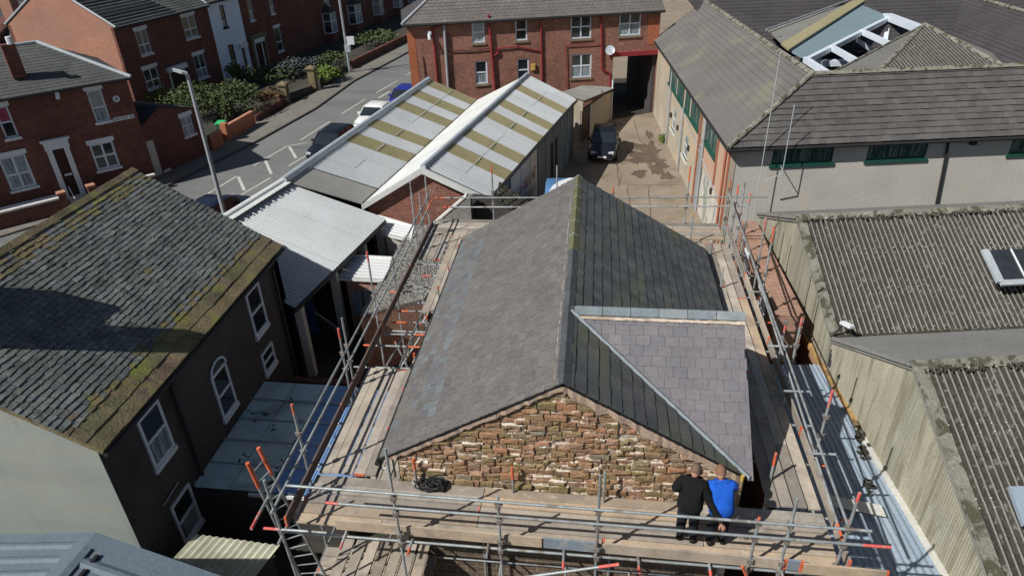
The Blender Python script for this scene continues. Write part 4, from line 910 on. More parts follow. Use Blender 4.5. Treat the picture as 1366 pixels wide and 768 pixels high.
# two tiny sheet roofs
for lab, z_, pts, dd in (('little white sheet canopy tucked against the brick gable', 2.75, ((505,289),(552,303),(548,316),(489,303)), 0), ('free standing white sheet canopy over a brick store in the side court', 2.6, ((468,342),(523,345),(513,369),(448,366)), 1)):
    C1 = thing('canopy', lab, 'canopy', G(*pts[0], z_)-V((0,0,z_)), 'small white canopies in the side court')
    P = [G(*p, z_) for p in pts]; P[2].z -= .12; P[3].z -= .12
    corr(C1, 'roof_sheet', P[3], P[0], P[1], P[2], 1, 1, pitch=.2, amp=.015, mats='white_sheet'); 
    part('trim', M['white_cap'], C1, lambda b: (b.box(P[3], P[2]-P[3], (0,-.04,0), (0,0,-.10)), b.box(P[0], P[1]-P[0], (0,.04,0), (0,0,.07))))
    if dd: part('wall', M['brick_old'], C1, lambda b: (b.abox(P[3].x+.1, P[3].y+.05, 0, P[2].x-.15, P[3].y+.25, 2.4), b.abox(P[3].x+.1, P[3].y+.05, 0, P[3].x+.3, P[0].y, 2.4), b.abox(P[2].x-.25, P[3].y+.05, 0, P[2].x-.1, P[0].y, 2.4))); part('door', M['grey_pipe'], C1, lambda b: b.abox(P[2].x-.85, P[3].y, 0, P[2].x-.3, P[3].y+.05, 2.0)); part('window', M['curtain'], C1, lambda b: b.abox(P[3].x+.45, P[3].y+.0, .9, P[3].x+.85, P[3].y+.06, 1.9))
    else: part('wall', M['offwhite'], C1, lambda b: b.abox(P[3].x+.3, P[3].y+.4, 0, P[2].x-.1, P[3].y+.55, 2.5))
# mossy rubble-strewn roof and walls beside the scaffold
GV = thing('derelict_roof', 'low grey roof crusted with stone chips under the missing scaffold boards', 'roof', (-6, 20, 0))
P = [G(480,420,2.3), G(548,300,2.7), G(625,300,2.9), G(566,398,2.4)]
part('roof', M['gravel'], GV, lambda b: b.prism(P, (0,0,-.15)))
q = random.Random(3); mb = MB()
for i in range(2200):
    s_, t_ = q.random(), q.random(); p = P[0].lerp(P[1], t_).lerp(P[3].lerp(P[2], t_), s_); r_ = q.uniform(.012, .04); a = q.uniform(0, 3)
    mb.box(p, (r_*math.cos(a), r_*math.sin(a), 0), (-r_*math.sin(a)*.8, r_*math.cos(a)*.8, 0), (q.uniform(-.01,.01), 0, r_*.7), 0, q.random())
mb.build('stone_chips', M['gravel'], GV, kind='stuff')
part('wall', M['brick_old'], GV, lambda b: (b.box((P[0].x,P[0].y,0), V((P[3].x-P[0].x,P[3].y-P[0].y,0)), (0,.25,0), (0,0,2.25)), b.box((-5.0, 14.6, 0), (.9, 0, 0), (0, 3.6, 0), (0,0,1.6))))
GW = thing('gable_wall', 'pale roughcast boundary wall with sloping coping behind the far left deck corner', 'wall', (-5, 22.5, 0))
yq = 23.4; Q = [VY(572,306,yq), VY(622,263,yq), VY(627,262,yq), VY(627,300,yq), VY(572,312,yq)]
part('wall', M['gravel'], GW, lambda b: b.prism([(Q[0].x,yq,0)]+[Q[0],Q[1],Q[2]]+[(Q[2].x,yq,0)], (0,.3,0)))
part('coping', M['offwhite'], GW, lambda b: b.box(Q[0]+V((0,-.03,0)), Q[1]-Q[0], (0,.36,0), (0,0,.07)))
ST = thing('stone_store', 'dark low stone store with a sagging stone roof behind the far scaffold rail', 'outbuilding', (-3, 24, 0))
yq = 24.0; A0, A1, A2 = VY(629,262,yq), VY(662,266,yq), VY(712,300,yq)
part('wall', M['render_black'], ST, lambda b: b.prism([(A0.x,yq,0), (A2.x,yq,0), A2, A1, A0], (0,.3,0)))
P = [A2+V((0,-.1,.02)), A1+V((0,-.1,.02)), A1+V((0,.9,.35)), A2+V((0,.9,.35))]
recs = slates(P, .3, .25, mat_='asb_moss', lift=.03, thick=.02, wj=.3, jit=.02); emit(recs, ST, 'stone_slab', 'slab_field', 60)
# side court clutter
CT = thing('panel', 'grey board leaning upright in the dark side court', 'panel', G(430,440,.6)-V((0,0,.6)))
part('board', M['grey_pipe'], CT, lambda b: b.prism([G(418,415,2.0), G(452,438,1.2), G(458,452,.3), G(432,435,.6)], (.03,.03,-.02)))
CB = thing('tarpaulin', 'crumpled blue tarpaulin hanging under the edge of the open shed', 'tarpaulin', G(402,440,0))
mb = MB(); c = G(404,445,0)
for k in range(7):
    a = V((c.x-.5+k*.16, c.y+.1*math.sin(k*2), 0)); b_ = V((c.x-.5+(k+1)*.16, c.y+.1*math.sin(k*2+2), 0)); mb.prism([a, b_, b_+V((0,0,1.9)), a+V((0,0,1.9))], (0,.02,0))
mb.build('cloth', M['blue_tarp'], CB)
CW = thing('court_wall', 'unlit brick cross wall in the court left of the scaffold', 'wall', (-7, 16, 0))
part('wall', M['brick_dark'], CW, lambda b: (b.abox(-9.2, 16.2, 0, -5.6, 16.45, .9), b.abox(-5.7, 13.9, 0, -5.5, 16.4, 1.1)))

# ================================================================== BRICK BLOCK WITH ARCH
BB = thing('brick_block', 'two storey red brick block with red downpipes and a passage under its right end', 'building', (-4, 47, 0))
bR = V((4.25, 48.75, 0)); ba = rad(75); bL = bR-V((math.sin(ba), math.cos(ba), 0))*16.7
WB = Wall(bL, bR, 0, 6.86)
arch = rect(WB, 818, 78, 876, 160); arch = (arch[0], -.01, WB.L-.02, 4.05)
hB = [rect(WB, 761.5,21,788.5,51), rect(WB, 762,73,788.5,103), rect(WB, 826.7,16,854,47), rect(WB, 687,26,703.5,54), rect(WB, 690,79,706,108), rect(WB, 628.7,29.7,647,57), rect(WB, 633.4,82,651,111.7)]
WB = Wall(bL, bR, 0, 6.86, BB, M['brick_red'], hB+[arch])
for k, h in enumerate(hB): window(BB, WB, h, fm='upvc', gm='glass' if k not in (5,) else 'curtain', gm2='curtain' if k in (1,2,6) else None, vs=(.5,) if k < 3 else (), hs=(.5,), sill='stone_sill', dep=-.05, fw=.09)
part('gable_strip', M['brick_orange'], BB, lambda b: (b.box(WB.p(0, 0, .004), WB.d*.5, (0,0,6.3), WB.n*.01), b.box(WB.p(WB.L-.8, 4.7, .004), WB.d*.78, (0,0,1.7), WB.n*.01)))
bw = V((-math.cos(ba), math.sin(ba), 0))
part('passage', M['render_black'], BB, lambda b: (b.box(WB.p(arch[0]-.25, 0, -.2), WB.d*.25, bw*5.6, (0,0,4.05)), b.box(WB.p(WB.L-.25, 0, -.2), WB.d*.25, bw*5.6, (0,0,4.05)), b.box(WB.p(arch[0]-.3, 4.06, -.2), WB.d*(WB.L-arch[0]+.3), bw*5.6, (0,0,.2))))
part('arch_beam', M['red_pipe'], BB, lambda b: b.box(WB.p(arch[0]-.3, 4.06, 0), WB.d*(WB.L-arch[0]+.3), (0,0,.28), WB.n*.16))
part('wall', M['brick_dark'], BB, lambda b: (b.box(WB.p(0, 0, -.23), bw*5.6, WB.d*.25, (0,0,6.8)), b.box(WB.p(WB.L-.25, 4.3, -.23), bw*5.6, WB.d*.25, (0,0,2.5)), b.box(WB.p(0, 0, -5.85), WB.d*arch[0], WB.n*.25, (0,0,6.8)), b.box(WB.p(arch[0], 4.2, -5.85), WB.d*(WB.L-arch[0]), WB.n*.25, (0,0,2.6))))
e0, e1 = WB.p(-.25, 6.86, .3), WB.p(WB.L+.2, 6.86, .3); rr0, rr1 = WB.p(2.7, 8.75, -2.8), WB.p(WB.L+.2, 8.75, -2.8); f0, f1_ = WB.p(-.25, 6.86, -6.0), WB.p(WB.L+.2, 6.86, -6.0)
strips(BB, 'roof', e0, e1, rr1, rr0, 12, M['rtile_grey2'] if 'rtile_grey2' in M else mat('rtile_mid', [(.17,.155,.14),(.14,.125,.115)], rough=.9, var=.16, nsc=.5, bump=.4, brick=(.33,.34,.012,(.06,.055,.05))))
strips(BB, 'roof', f0, f1_, rr1, rr0, 4, M['rtile_dark']); 
part('hip', M['rtile_dark'], BB, lambda b: (b.poly([e0, rr0, f0])))
part('hip_cap', M['grey_cap'], BB, lambda b: b.tube(e0+V((0,0,.05)), rr0, .09, 8), smooth=True)
part('gutter', M['gutter'], BB, lambda b: b.tube(e0+V((0,0,-.08)), e1+V((0,0,-.08)), .06, 8), smooth=True)
def wp(x, y, off=.08): u, z_ = WB.uz(x, y); return WB.p(u, z_, off)
pipe(BB, 'downpipe', [wp(587,33), wp(577,38.5), wp(583.6,112)], .06, M['red_pipe'])
pipe(BB, 'vent_pipe', [wp(594,27,.2), wp(592,31,.12), wp(598,120,.12)], .085, M['grey_pipe'])
pipe(BB, 'downpipe', [wp(651,19,.12), wp(653,40,.12), wp(660,122,.12)], .07, M['red_pipe']); pipe(BB, 'downpipe', [wp(664,66), wp(664,71), wp(656.5,76)], .06, M['red_pipe'])
pipe(BB, 'overflow_pipe', [wp(584,68), wp(630,67), wp(655,64)], .035, mat('dull_pipe', [(.10,.04,.045)])); pipe(BB, 'overflow_pipe', [wp(661,65), wp(690,62), wp(722,68)], .04, M['red_pipe'])
pipe(BB, 'downpipe', [wp(721,20), wp(723,109)], .05, M['red_pipe']); pipe(BB, 'downpipe', [wp(801.5,17), wp(802.6,93), wp(813,97), wp(814,122)], .055, M['red_pipe'])
pipe(BB, 'cable_duct', [wp(800,58), wp(754,60.5), wp(756,118)], .025, M['red_pipe']); pipe(BB, 'cable_duct', [wp(561,73), wp(566,107)], .03, M['ply'])
DS = thing('satellite_dish', 'small grey satellite dish fixed beside the passage on the brick block', 'satellite dish', wp(812,65,.1))
mb = MB(); c = wp(812,66,.35); nn = (WB.n+V((-.3,0,.5))).normalized(); a = nn.orthogonal().normalized(); b2 = nn.cross(a); ring = [[c+(a*math.cos(t*math.pi/6)+b2*math.sin(t*math.pi/6))*r_+nn*(r_*r_*.5) for t in range(12)] for r_ in (.08, .2, .32)]
for k in range(2):
    for t in range(12): mb.poly([ring[k][t], ring[k][(t+1) % 12], ring[k+1][(t+1) % 12], ring[k+1][t]])
mb.poly(ring[0]); mb.build('dish', M['grey_cap'], DS, smooth=True); part('arm', M['grey_pipe'], DS, lambda b: (b.tube(c, c+nn*.4-V((0,0,.15)), .02, 6), b.tube(c, wp(812,66,0), .03, 6)))
YB = thing('alarm_box', 'small yellow alarm box on the brick wall next to a lower window', 'box', wp(711,90,.0)); part('casing', M['yellow'], YB, lambda b: (b.box(wp(708.5,94,.0), WB.d*.28, (0,0,.42), WB.n*.12), b.box(wp(708.5,94,.12)+WB.d*.03+V((0,0,.03)), WB.d*.22, (0,0,.36), WB.n*.02)))
LG = thing('wall_lamp', 'white floodlight high on the left end of the brick block', 'lamp', wp(572,45,0)); part('casing', M['white'], LG, lambda b: (b.box(wp(571,46,.0), WB.d*.2, (0,0,.2), WB.n*.2), b.tube(wp(572,45,.2), wp(573,52,.3), .1, 8)))
# cream store beside the passage
CS = thing('store', 'cream painted single storey store with dark red door beside the passage', 'outbuilding', G(790,185))
s0, s1_ = V((-.62, 42.2, 0)), V((1.25, 47.4, 0))
WC = Wall(s0, s1_, 0, 2.75); za_, zb_ = WC.uz(771,139)[1], WC.uz(814,121)[1]; dr = rect(WC, 776.5, 139, 785, 172); dr = (dr[0], 0, dr[2]+.3, 2.05)
WC = Wall(s0, s1_, 0, min(za_, zb_), CS, M['cream_wall'], [dr])
part('door', M['darkwood'], CS, lambda b: b.box(WC.p(dr[0], 0, -.05), WC.d*(dr[2]-dr[0]), (0,0,2.05), WC.n*-.04)); part('door_frame', M['white'], CS, lambda b: b.box(WC.p(dr[2]-.06, 0, -.04), WC.d*.07, (0,0,2.05), WC.n*.06))
part('wall', M['cream_wall'], CS, lambda b: b.prism([(s0.x-.01,s0.y,0), (s0.x-1.5,s0.y+.5,0), (s0.x-1.5,s0.y+.5,za_-.05), (s0.x-.01,s0.y,za_-.05)], (0,.2,0)))
pts = [WC.p(-.15, za_+.02, .12), WC.p(WC.L+.1, zb_+.05, .12), WC.p(WC.L, zb_+.15, -1.9), WC.p(.4, za_+.15, -1.9)]
corr(CS, 'roof_sheet', pts[0], pts[1], pts[2], pts[3], 4, 1, pitch=.18, amp=.025, mats='asbestos')
part('bargeboard', M['darkwood'], CS, lambda b: b.box(WC.p(-.1, za_-.12, .1), WC.d*(WC.L+.15)+V((0,0,zb_-za_)), (0,0,.15), WC.n*.04))
pipe(CS, 'downpipe', [WC.p(WC.L-.1, 2.7, .06), WC.p(WC.L-.1, 0, .06)], .05, M['white'])
part('vent', M['black'], CS, lambda b: (b.tube(WC.p(WC.L*.62, 2.3, 0), WC.p(WC.L*.62, 2.3, .05), .13, 10), b.tube(WC.p(WC.L*.74, 2.1, 0), WC.p(WC.L*.74, 2.1, .04), .07, 8)))

# ================================================================== RIGHT BUILDING (tiled hip roofs)
RB = thing('tiled_building', 'large rendered building with brown tiled hip roofs and green windows at the top right', 'building', (12, 35, 0))
nw, sw, se = V((4.25, 48.7, 0)), V((5.62, 27.35, 0)), V((24, 30.3, 0))
WW = Wall(nw, sw, 0, 4.95); 
def ru(x, y): return WW.uz(x, y)[0]
def ut(x): return WW.uz(x, 54+1.366*(x-877)+7)[0]
gws = [(ut(a), 3.5, ut(c), 4.72) for a, c in ((894.5,904.5),(905.5,914.5),(916,922.5),(924,938),(943,959.5))]
low = [(WW.uz(x0, y0)[0], z0, WW.uz(x1, y1)[0], z1) for x0, y0, x1, y1, z0, z1 in ((896,155,901,165,1.3,2.6),(912,180,918,195,1.1,2.4))]
WW = Wall(nw, sw, 0, 4.95, RB, M['cream_wall'], gws+low)
for h in gws: window(RB, WW, h, fm='green', gm='green_glass', vs=(.33,.66), hs=(), sill='green', dep=.0, fw=.08)
for h in low: window(RB, WW, h, fm='offwhite', gm='curtain', vs=(), hs=(.5,), sill='offwhite', dep=-.06)
u_a, u_b, u_c, u_d = ut(940.5), ut(960.5), ut(964), WW.L-.2
part('wall_panel', M['pink_wall'], RB, lambda b: (b.box(WW.p(u_a, 2.3, .004), WW.d*(u_b-u_a), (0,0,1.15), WW.n*.03), b.box(WW.p(u_c, 2.0, .004), WW.d*(u_d-u_c), (0,0,2.9), WW.n*.03)))
part('pilaster', M['pilaster'], RB, lambda b: (b.box(WW.p(u_b, 2.2, .004), WW.d*.2, (0,0,2.7), WW.n*.05), b.box(WW.p(WW.L-.16, 0, .004), WW.d*.16, (0,0,4.9), WW.n*.06)))
part('wall_panel', M['peeling'], RB, lambda b: b.box(WW.p(WW.L-4.8, 0, .004), WW.d*4.5, (0,0,2.4), WW.n*.02))
u_e = WW.uz(932,235)[0]
part('buttress', M['grey_pipe'], RB, lambda b: b.box(WW.p(u_e, 0, 0), WW.d*.22, (0,0,3.2), WW.n*.12))
for t_, z1 in ((u_e+.6, 4.7), (u_e-5, 3.6), (u_e-9.5, 4.4), (WW.L-.45, 4.9), (u_a-.2, 4.9)): pipe(RB, 'drainpipe', [WW.p(t_, z1, .1), WW.p(t_, 0, .1)], .05, M['grey_pipe'] if z1 < 4.8 else M['pilaster'])
pipe(RB, 'wall_cable', [WW.p(u_e-6, 3.3, .06), WW.p(u_e-1, 2.9, .06), WW.p(u_e+2, 2.5, .06), WW.p(WW.L-1, 2.2, .06)], .03, M['grey_pipe'])
mb = MB()
for q_ in (u_e-9, u_e-3, u_e-6.5, WW.L-2.4): mb.box(WW.p(q_, 1.9, .0), WW.d*.2, (0,0,.25), WW.n*.1)
mb.build('meter_box', M['gutter'], RB)
WSo = Wall(sw, se, 0, 4.95)
hS = [(WSo.uz(1027,228)[0], 4.05, WSo.uz(1114,196)[0], 4.8), (WSo.uz(1153,222)[0], 4.05, WSo.uz(1240,190)[0], 4.8), (WSo.uz(1342,213)[0], 4.05, WSo.uz(1366,180)[0]+1.2, 4.8)]
WSo = Wall(sw, se, 0, 4.95, RB, M['roughcast'], hS)
for h in hS: window(RB, WSo, h, fm='green', gm='green_glass', vs=(.34,.67), hs=(), sill='green', dep=-.03, fw=.07)
u_, z_ = WSo.uz(1262,195); pipe(RB, 'drainpipe', [WSo.p(u_+.1, 4.9, .12), WSo.p(u_, 4.7, .08), WSo.p(WSo.uz(1248,278)[0], 1.2, .08)], .055, M['gutter'])
part('junction_box', M['gutter'], RB, lambda b: b.box(WSo.p(WSo.uz(1290,198)[0], 4.55, 0), WSo.d*.25, (0,0,.2), WSo.n*.15))
zh = 7.2; H = G(1085,98,zh); nwE, swE = V((3.95, 48.9, 4.95)), V((5.4, 26.95, 4.95)); seE = swE+(se-sw).normalized()*18; Ridge_e = H+(se-sw).normalized()*14; rN = G(940,0,zh)
strips(RB, 'roof', nwE, swE, H, rN, 14, M['rtile_west'], h=.05)
EwN = V((rN.x*2-nwE.x, rN.y+.5, 4.95)); EwS = V((H.x*2-swE.x, H.y+3, 4.95))
strips(RB, 'roof', EwS, EwN, rN, H, 8, M['rtile_dark'])
Rp = [swE, seE, Ridge_e, H]
O, u, v, n = frame_of(Rp); part('roof_boarding', M['black'], RB, lambda b: b.prism([V(p)-n*.02 for p in Rp], -n*.08))
recs = slates(Rp, .33, .27, mat_='rtile', lift=.042, thick=.012, jit=.004, over=1.12); emit(recs, RB, 'roof_tile', 'roof_tile_field', 300)
eN = Ridge_e+V((-.4,3.2,-2.2)); wN = H+V((.2,3.2,-2.2)); strips(RB, 'roof', wN, eN, Ridge_e, H, 8, M['rtile_dark'])
part('hip_cap', M['asb_ridge'], RB, lambda b: b.tube(swE+V((0,0,.06)), H+V((0,0,.04)), .11, 8), smooth=True)
ridge_run(RB, H, Ridge_e, 30, .17, .10, 'asb_ridge', up_=.09); ridge_run(RB, H, rN, 44, .17, .10, 'asb_ridge', up_=.09)
part('gutter', M['gutter'], RB, lambda b: (b.tube(swE+V((0,0,-.1)), seE+V((0,0,-.1)), .07, 8), b.tube(nwE+V((0,0,-.1)), swE+V((0,0,-.1)), .06, 8)), smooth=True)
for (x, y) in ((985,40),(965,48)): c = G(x-2,y,6.3); part('roof_vent', M['black'] if x == 985 else M['white'], RB, lambda b: b.tube(c-V((0,0,.3)), c+V((0,0,.35)), .07, 8))
# rear wings
strips(RB, 'roof', (8.6, 43.5, 4.9), (33, 47.3, 4.9), (33, 58, 8.4), (4.9, 53.5, 8.4), 24, M['rtile_dark'])
strips(RB, 'roof', (20.6, 56, 4.7), (21.2, 31, 4.7), (25.0, 31, 7.0), (24.4, 56, 7.0), 16, M['rtile_dark']); part('ridge_tiles', M['asb_ridge'], RB, lambda b: b.tube((25.0, 31, 7.05), (24.4, 56, 7.05), .12, 8))
ap = G(1233,33,7.0); b0, b1_ = G(1108,98,5.9), G(1168,101,5.6); b2_ = G(1345,92,5.7)
foot = b1_+(b2_-b1_)*((ap-b1_).dot(b2_-b1_)/(b2_-b1_).length_squared); upv = ap-foot; sa = (foot-b1_).length/(b2_-b1_).length; nn_ = (b2_-b1_).cross(upv).normalized(); mb = MB(); K = 34
for k in range(K):
    for (q0, q1, h0, h1, mi_) in ((0,.3,-1,1,1),(.3,.7,1,1,0),(.7,1,1,-1,1)):
        s0_, s1__ = (k+q0)/K, (k+q1)/K; f_ = lambda s_: max(.0, (s_/sa if s_ < sa else (1-s_)/(1-sa)))
        a, b_ = b1_.lerp(b2_, s0_), b1_.lerp(b2_, s1__); mb.poly([a+nn_*.04*h0, b_+nn_*.04*h1, b_+upv*f_(s1__)+nn_*.04*h1, a+upv*f_(s0_)+nn_*.04*h0], mi_)
mb.build('roof_sheet', [M['asbestos'], M['asb_groove']], RB)
part('roof', M['asbestos'], RB, lambda b: (b.prism([b0, b1_, ap], (0,0,-.08)), b.prism([b2_, ap, b2_+V((1,4,0))], (0,0,-.08))))
part('hip_cap', M['asb_ridge'], RB, lambda b: (b.tube(b1_, ap, .13, 8), b.tube(ap, b2_, .13, 8), b.tube(b0, ap, .06, 8)), smooth=True)
part('roof', M['asbestos'], RB, lambda b: b.prism([G(1024,39,6.2), G(1140,-1,6.9), G(1120,18,6.6), G(1046,60,6.0)], (0,0,-.1)))
part('flat_roof', mat('blue_felt', [(.20,.27,.30)], rough=.8, var=.06, nsc=.6), RB, lambda b: b.prism([G(1052,66,6.2), G(1160,-3,6.9), G(1192,17,6.3), G(1075,78,5.9)], (0,0,-.1)))
part('roof_edge', M['roof_light'], RB, lambda b: b.prism([G(1042,58,6.3), G(1148,-6,7.05), G(1160,-3,7.0), G(1052,66,6.3)], (0,0,-.1)))
part('lead_strip', M['lead'], RB, lambda b: b.tube(G(1022,40,6.35), G(1140,-2,7.0), .06, 6))
part('pit_floor', M['grey_pipe'], RB, lambda b: b.prism([G(1075,95,3.2)+V((-1,-2,0)), G(1240,95,3.2)+V((2,-2,0)), G(1240,10,3.2), G(1075,20,3.2)], (0,0,-.1)))
pit = G(1130,60,4.0)
part('pit_wall', mat('pit_panel', [(.22,.25,.23)], rough=.7), RB, lambda b: b.prism([G(1070,82,3.3), G(1200,22,3.3), G(1200,22,5.9), G(1070,78,5.6)], (0,.2,0)))
part('pit_window', M['black'], RB, lambda b: (b.box(G(1100,76,4.2)+V((0,-.15,0)), G(1122,64,4.2)-G(1100,76,4.2), (0,0,.9), (0,.1,0)), b.box(G(1140,72,3.9)+V((0,-.3,0)), G(1164,62,3.9)-G(1140,72,3.9), (0,0,1.0), (0,.1,0)), b.box(G(1172,38,4.6)+V((0,-.3,0)), G(1177,36,4.6)-G(1172,38,4.6), (0,0,.5), (0,.1,0))))
def beam(x0, y0, x1, y1, z0, z1, w_=.24, h=.28, m='upvc'):
    a, b_ = G(x0, y0, z0), G(x1, y1, z1); d = (b_-a).normalized(); s_ = d.cross(V((0,0,1))).normalized()*w_; part('truss_beam', M[m], RB, lambda b: b.box(a-s_/2, b_-a, s_, (0,0,-h)))
beam(1076,78,1190,20,6.0,6.3); beam(1075,76,1108,97,6.05,6.0); beam(1184,18,1232,36,6.4,6.6,.55,.35); beam(1110,60,1146,80,6.15,6.1,.2); beam(1150,39,1190,57,6.25,6.2,.2); beam(1186,22,1180,60,6.2,5.2,.26); beam(1086,81,1142,80,5.4,5.4,.5); beam(1143,50,1168,67,5.8,5.0,.2)
# aerial poles
for lab, q0, q1 in (('tall thin aerial pole rising past the hip of the brown tiled roof', (1042,66), (1010,330)), ('short thin aerial pole bracketed off the roughcast wall above the green window', (1060,140), (1047,232))):
    T = VY(*q0, 27.0); P_ = thing('aerial_pole', lab, 'pole', (T.x, 27.0, 0)); zb = VY(*q1, 27.0).z
    part('pole', M['grey_cap'], P_, lambda b: b.tube((T.x, 27.0, zb), (T.x, 27.0, T.z), .017, 8), smooth=True)
    part('bracket', M['grey_pipe'], P_, lambda b: b.tube((T.x, 27.0, zb+.1), (T.x+.1, 27.8, zb+.1), .02, 6))
    if q0[0] == 1060: part('bracket_arm', M['grey_pipe'], P_, lambda b: b.tube((T.x, 27.0, zb), VY(1022,241,27.0), .02, 6))
sheet('field', [(20,62),(90,50),(260,300),(40,300)], 'grass', .02)

# ================================================================== ASBESTOS SHEDS (right)
ES = thing('corrugated_shed', 'saw tooth shed with weathered grey corrugated roofs and yellowish sheet end wall at the right', 'shed', (12, 14, 0))
e = V((.985, .155, 0)); prof = [V((6.12,23.6,3.7)), V((6.38,19.95,5.2)), V((6.68,16.07,3.43)), V((6.97,12.48,5.24)), V((7.42,7.2,2.75))]
for i in range(4):
    a, b_ = prof[i], prof[i+1]; a0, b0_ = a-e*.12, b_-e*.12; steps = 3 if i in (1, 3) else 2
    if i in (0, 2):
        O, u, v, n = frame_of([a0, b0_, b_+e*15, a+e*15]) ; part('roof', M['asbestos'] if i == 0 else mat('asb_fine', [(.27,.265,.245)], rough=.95, var=.12, nsc=.6, fvar=.3, fsc=22, bump=.9, stains=[((.12,.115,.09),3,.6,.74,.5)]), ES, lambda b: b.prism([a0, b0_, b_+e*15, a+e*15], (0,0,-.06)))
        if i == 2:
            pass
    else:
        corr(ES, 'roof_sheet', b_+e*0, b_+e*15, a+e*15, a+e*0, 14, 3 if i == 1 else 4, pitch=.146, amp=.040, mats='asbestos', groove='asb_groove')
        part('verge', M['asb_ridge'], ES, lambda b: b.box(b0_+V((0,0,.02)), a0-b0_, e*.28, (0,0,.05)))
for k in (1, 3):
    for t in range(15): 
        a = prof[k]+e*(t*1.0-.1); part('ridge_capping', M['asb_ridge'], ES, lambda b: b.prism([a+V((0,-.17,-.03)), a+V((0,0,.10)), a+V((0,.17,-.03)), a+V((0,0,.03))], e*.985))
part('moss', M['asb_moss'], ES, lambda b: [b.box(prof[k]+e*t_+V((0, -.15+R.uniform(-.13,.10), .0 )), e*R.uniform(.02,.07), (0,-R.uniform(.02,.06),-.02), (0,0,R.uniform(.02,.04))) for k in (1, 3) for t_ in [R.uniform(0, 14.5) for _ in range(420)]], kind='stuff')
part('valley_gutter', M['asb_moss'], ES, lambda b: b.box(prof[2]+V((0,-.06,.04)), e*15, (0,.16,0), (0,0,.02)))
def zp(y):
    for a, b_ in zip(prof, prof[1:]):
        if b_.y <= y <= a.y: t = (y-a.y)/(b_.y-a.y); return a.lerp(b_, t)
ys = [23.5, 22.6, 21.7, 20.8, 19.95, 19.1, 18.3, 17.5, 16.8, 16.07, 15.2, 14.3, 13.4, 12.48, 11.7, 10.9, 10.1, 9.3, 8.5, 7.7, 7.3]
for i, (y0, y1) in enumerate(zip(ys, ys[1:])):
    a, b_ = zp(y0), zp(y1); a = a+e*.0; zb = 2.3
    corr(ES, 'wall_sheet', (a.x, a.y, zb), (b_.x, b_.y, zb), (b_.x, b_.y, b_.z-.05), (a.x, a.y, a.z-.05), 1, 1, pitch=.076 if y0 < 16.5 else .3, amp=.010 if y0 < 16.5 else .006, mats='fence_sheet', samples=4)
for a, b_ in zip(prof, prof[1:]):
    O_ = a-e*.03; part('bargeboard', mat('barge', [(.24,.24,.22)], var=.2, nsc=2), ES, lambda b: b.box(O_+V((-.03,0,.03)), b_-a, (.03,0,0), (0,0,-.2)))
a, b_ = V((6.1,23.6,0)), V((7.4,7.2,0)); part('wall', M['brick_old'], ES, lambda b: b.box(a+V((.02,0,0)), b_-a, (.25,0,0), (0,0,2.35)))
part('cill_board', M['old_timber'], ES, lambda b: b.box(a+V((-.10,0,2.22)), (b_-a)*.60, (.12,0,0), (0,0,.16)))
part('flashing', M['offwhite'], ES, lambda b: b.box(a+(b_-a)*.60+V((-.14,0,2.22)), (b_-a)*.4, (.18,0,0), (0,0,.1)))
part('wall', M['fence_sheet'], ES, lambda b: b.box(V((7.4,7.25,0)), e*14, (0,.1,0), (0,0,2.6)))
mb = MB()
for i in (1, 3):
    a, b_ = prof[i], prof[i+1]; nv = (b_-a).cross(e).normalized(); nv = nv if nv.z > 0 else -nv
    for t_ in ((.03,.32,.36,.65,.69,.96) if i == 1 else (.03,.24,.27,.49,.52,.74,.77,.97)):
        for k in range(48):
            if R.random() < .75: c = a.lerp(b_, t_)+e*(.146*2*k+.146)+nv*.05; mb.box(c, e*.022, (b_-a).normalized()*.022, nv*.02, 0, R.random())
mb.build('fixing_bolts', M['offwhite'], ES, kind='stuff')
# skylight
k0, k1, k2 = G(1306,337,4.78), G(1333,378,4.35), None
n_s = (prof[1]-prof[2]).normalized(); up_n = e.cross(n_s).normalized(); up_n = up_n if up_n.z > 0 else -up_n
tO = k1; vv = n_s*((k0-k1).dot(n_s)); SL = 3.2
part('skylight_kerb', M['grey_cap'], ES, lambda b: (b.box(tO, e*SL, vv, up_n*.055), b.box(tO-e*.1, e*.2, vv*1.03, up_n*.09), b.box(tO-n_s*.1, e*SL, n_s*.12, up_n*.07)))
for i in range(4): part('skylight_pane', mat('dark_pane', [(.03,.035,.04)], rough=.35, spec=.6, var=.3, nsc=3, stains=[((.10,.10,.10),5,.6,.75,.4)]), ES, lambda b: b.box(tO+e*(.12+i*.62)+n_s*.08+up_n*.056, e*.58, vv*.93, up_n*.02))
for i in range(1, 5): part('skylight_bar', M['white'], ES, lambda b: b.box(tO+e*(.09+i*.62)+n_s*.08+up_n*.066, e*.04, vv*.93, up_n*.03))
kk = G(1346,650,3.9); part('rooflight', M['low_sheet'], ES, lambda b: b.prism([G(1343,650,4.2), G(1395,650,4.2), G(1410,702,3.95), G(1362,702,3.95)], up_n*.09))
FL = thing('floodlight', 'white security floodlight on the shed valley corner', 'floodlight', G(1112,445,3.5)); c = G(1126,432,3.9)
part('head', M['white'], FL, lambda b: b.box(c-V((.12,.0,.0)), (.16,-.3,.05), (.12,.05,0), (0,0,.08))); part('arm', M['gutter'], FL, lambda b: b.tube(c, G(1111,448,3.5), .025, 6))
pipe(ES, 'drainpipe', [G(1114,450,3.4), G(1112,462,3.1), G(1106,488,2.6)], .06, M['gutter'])
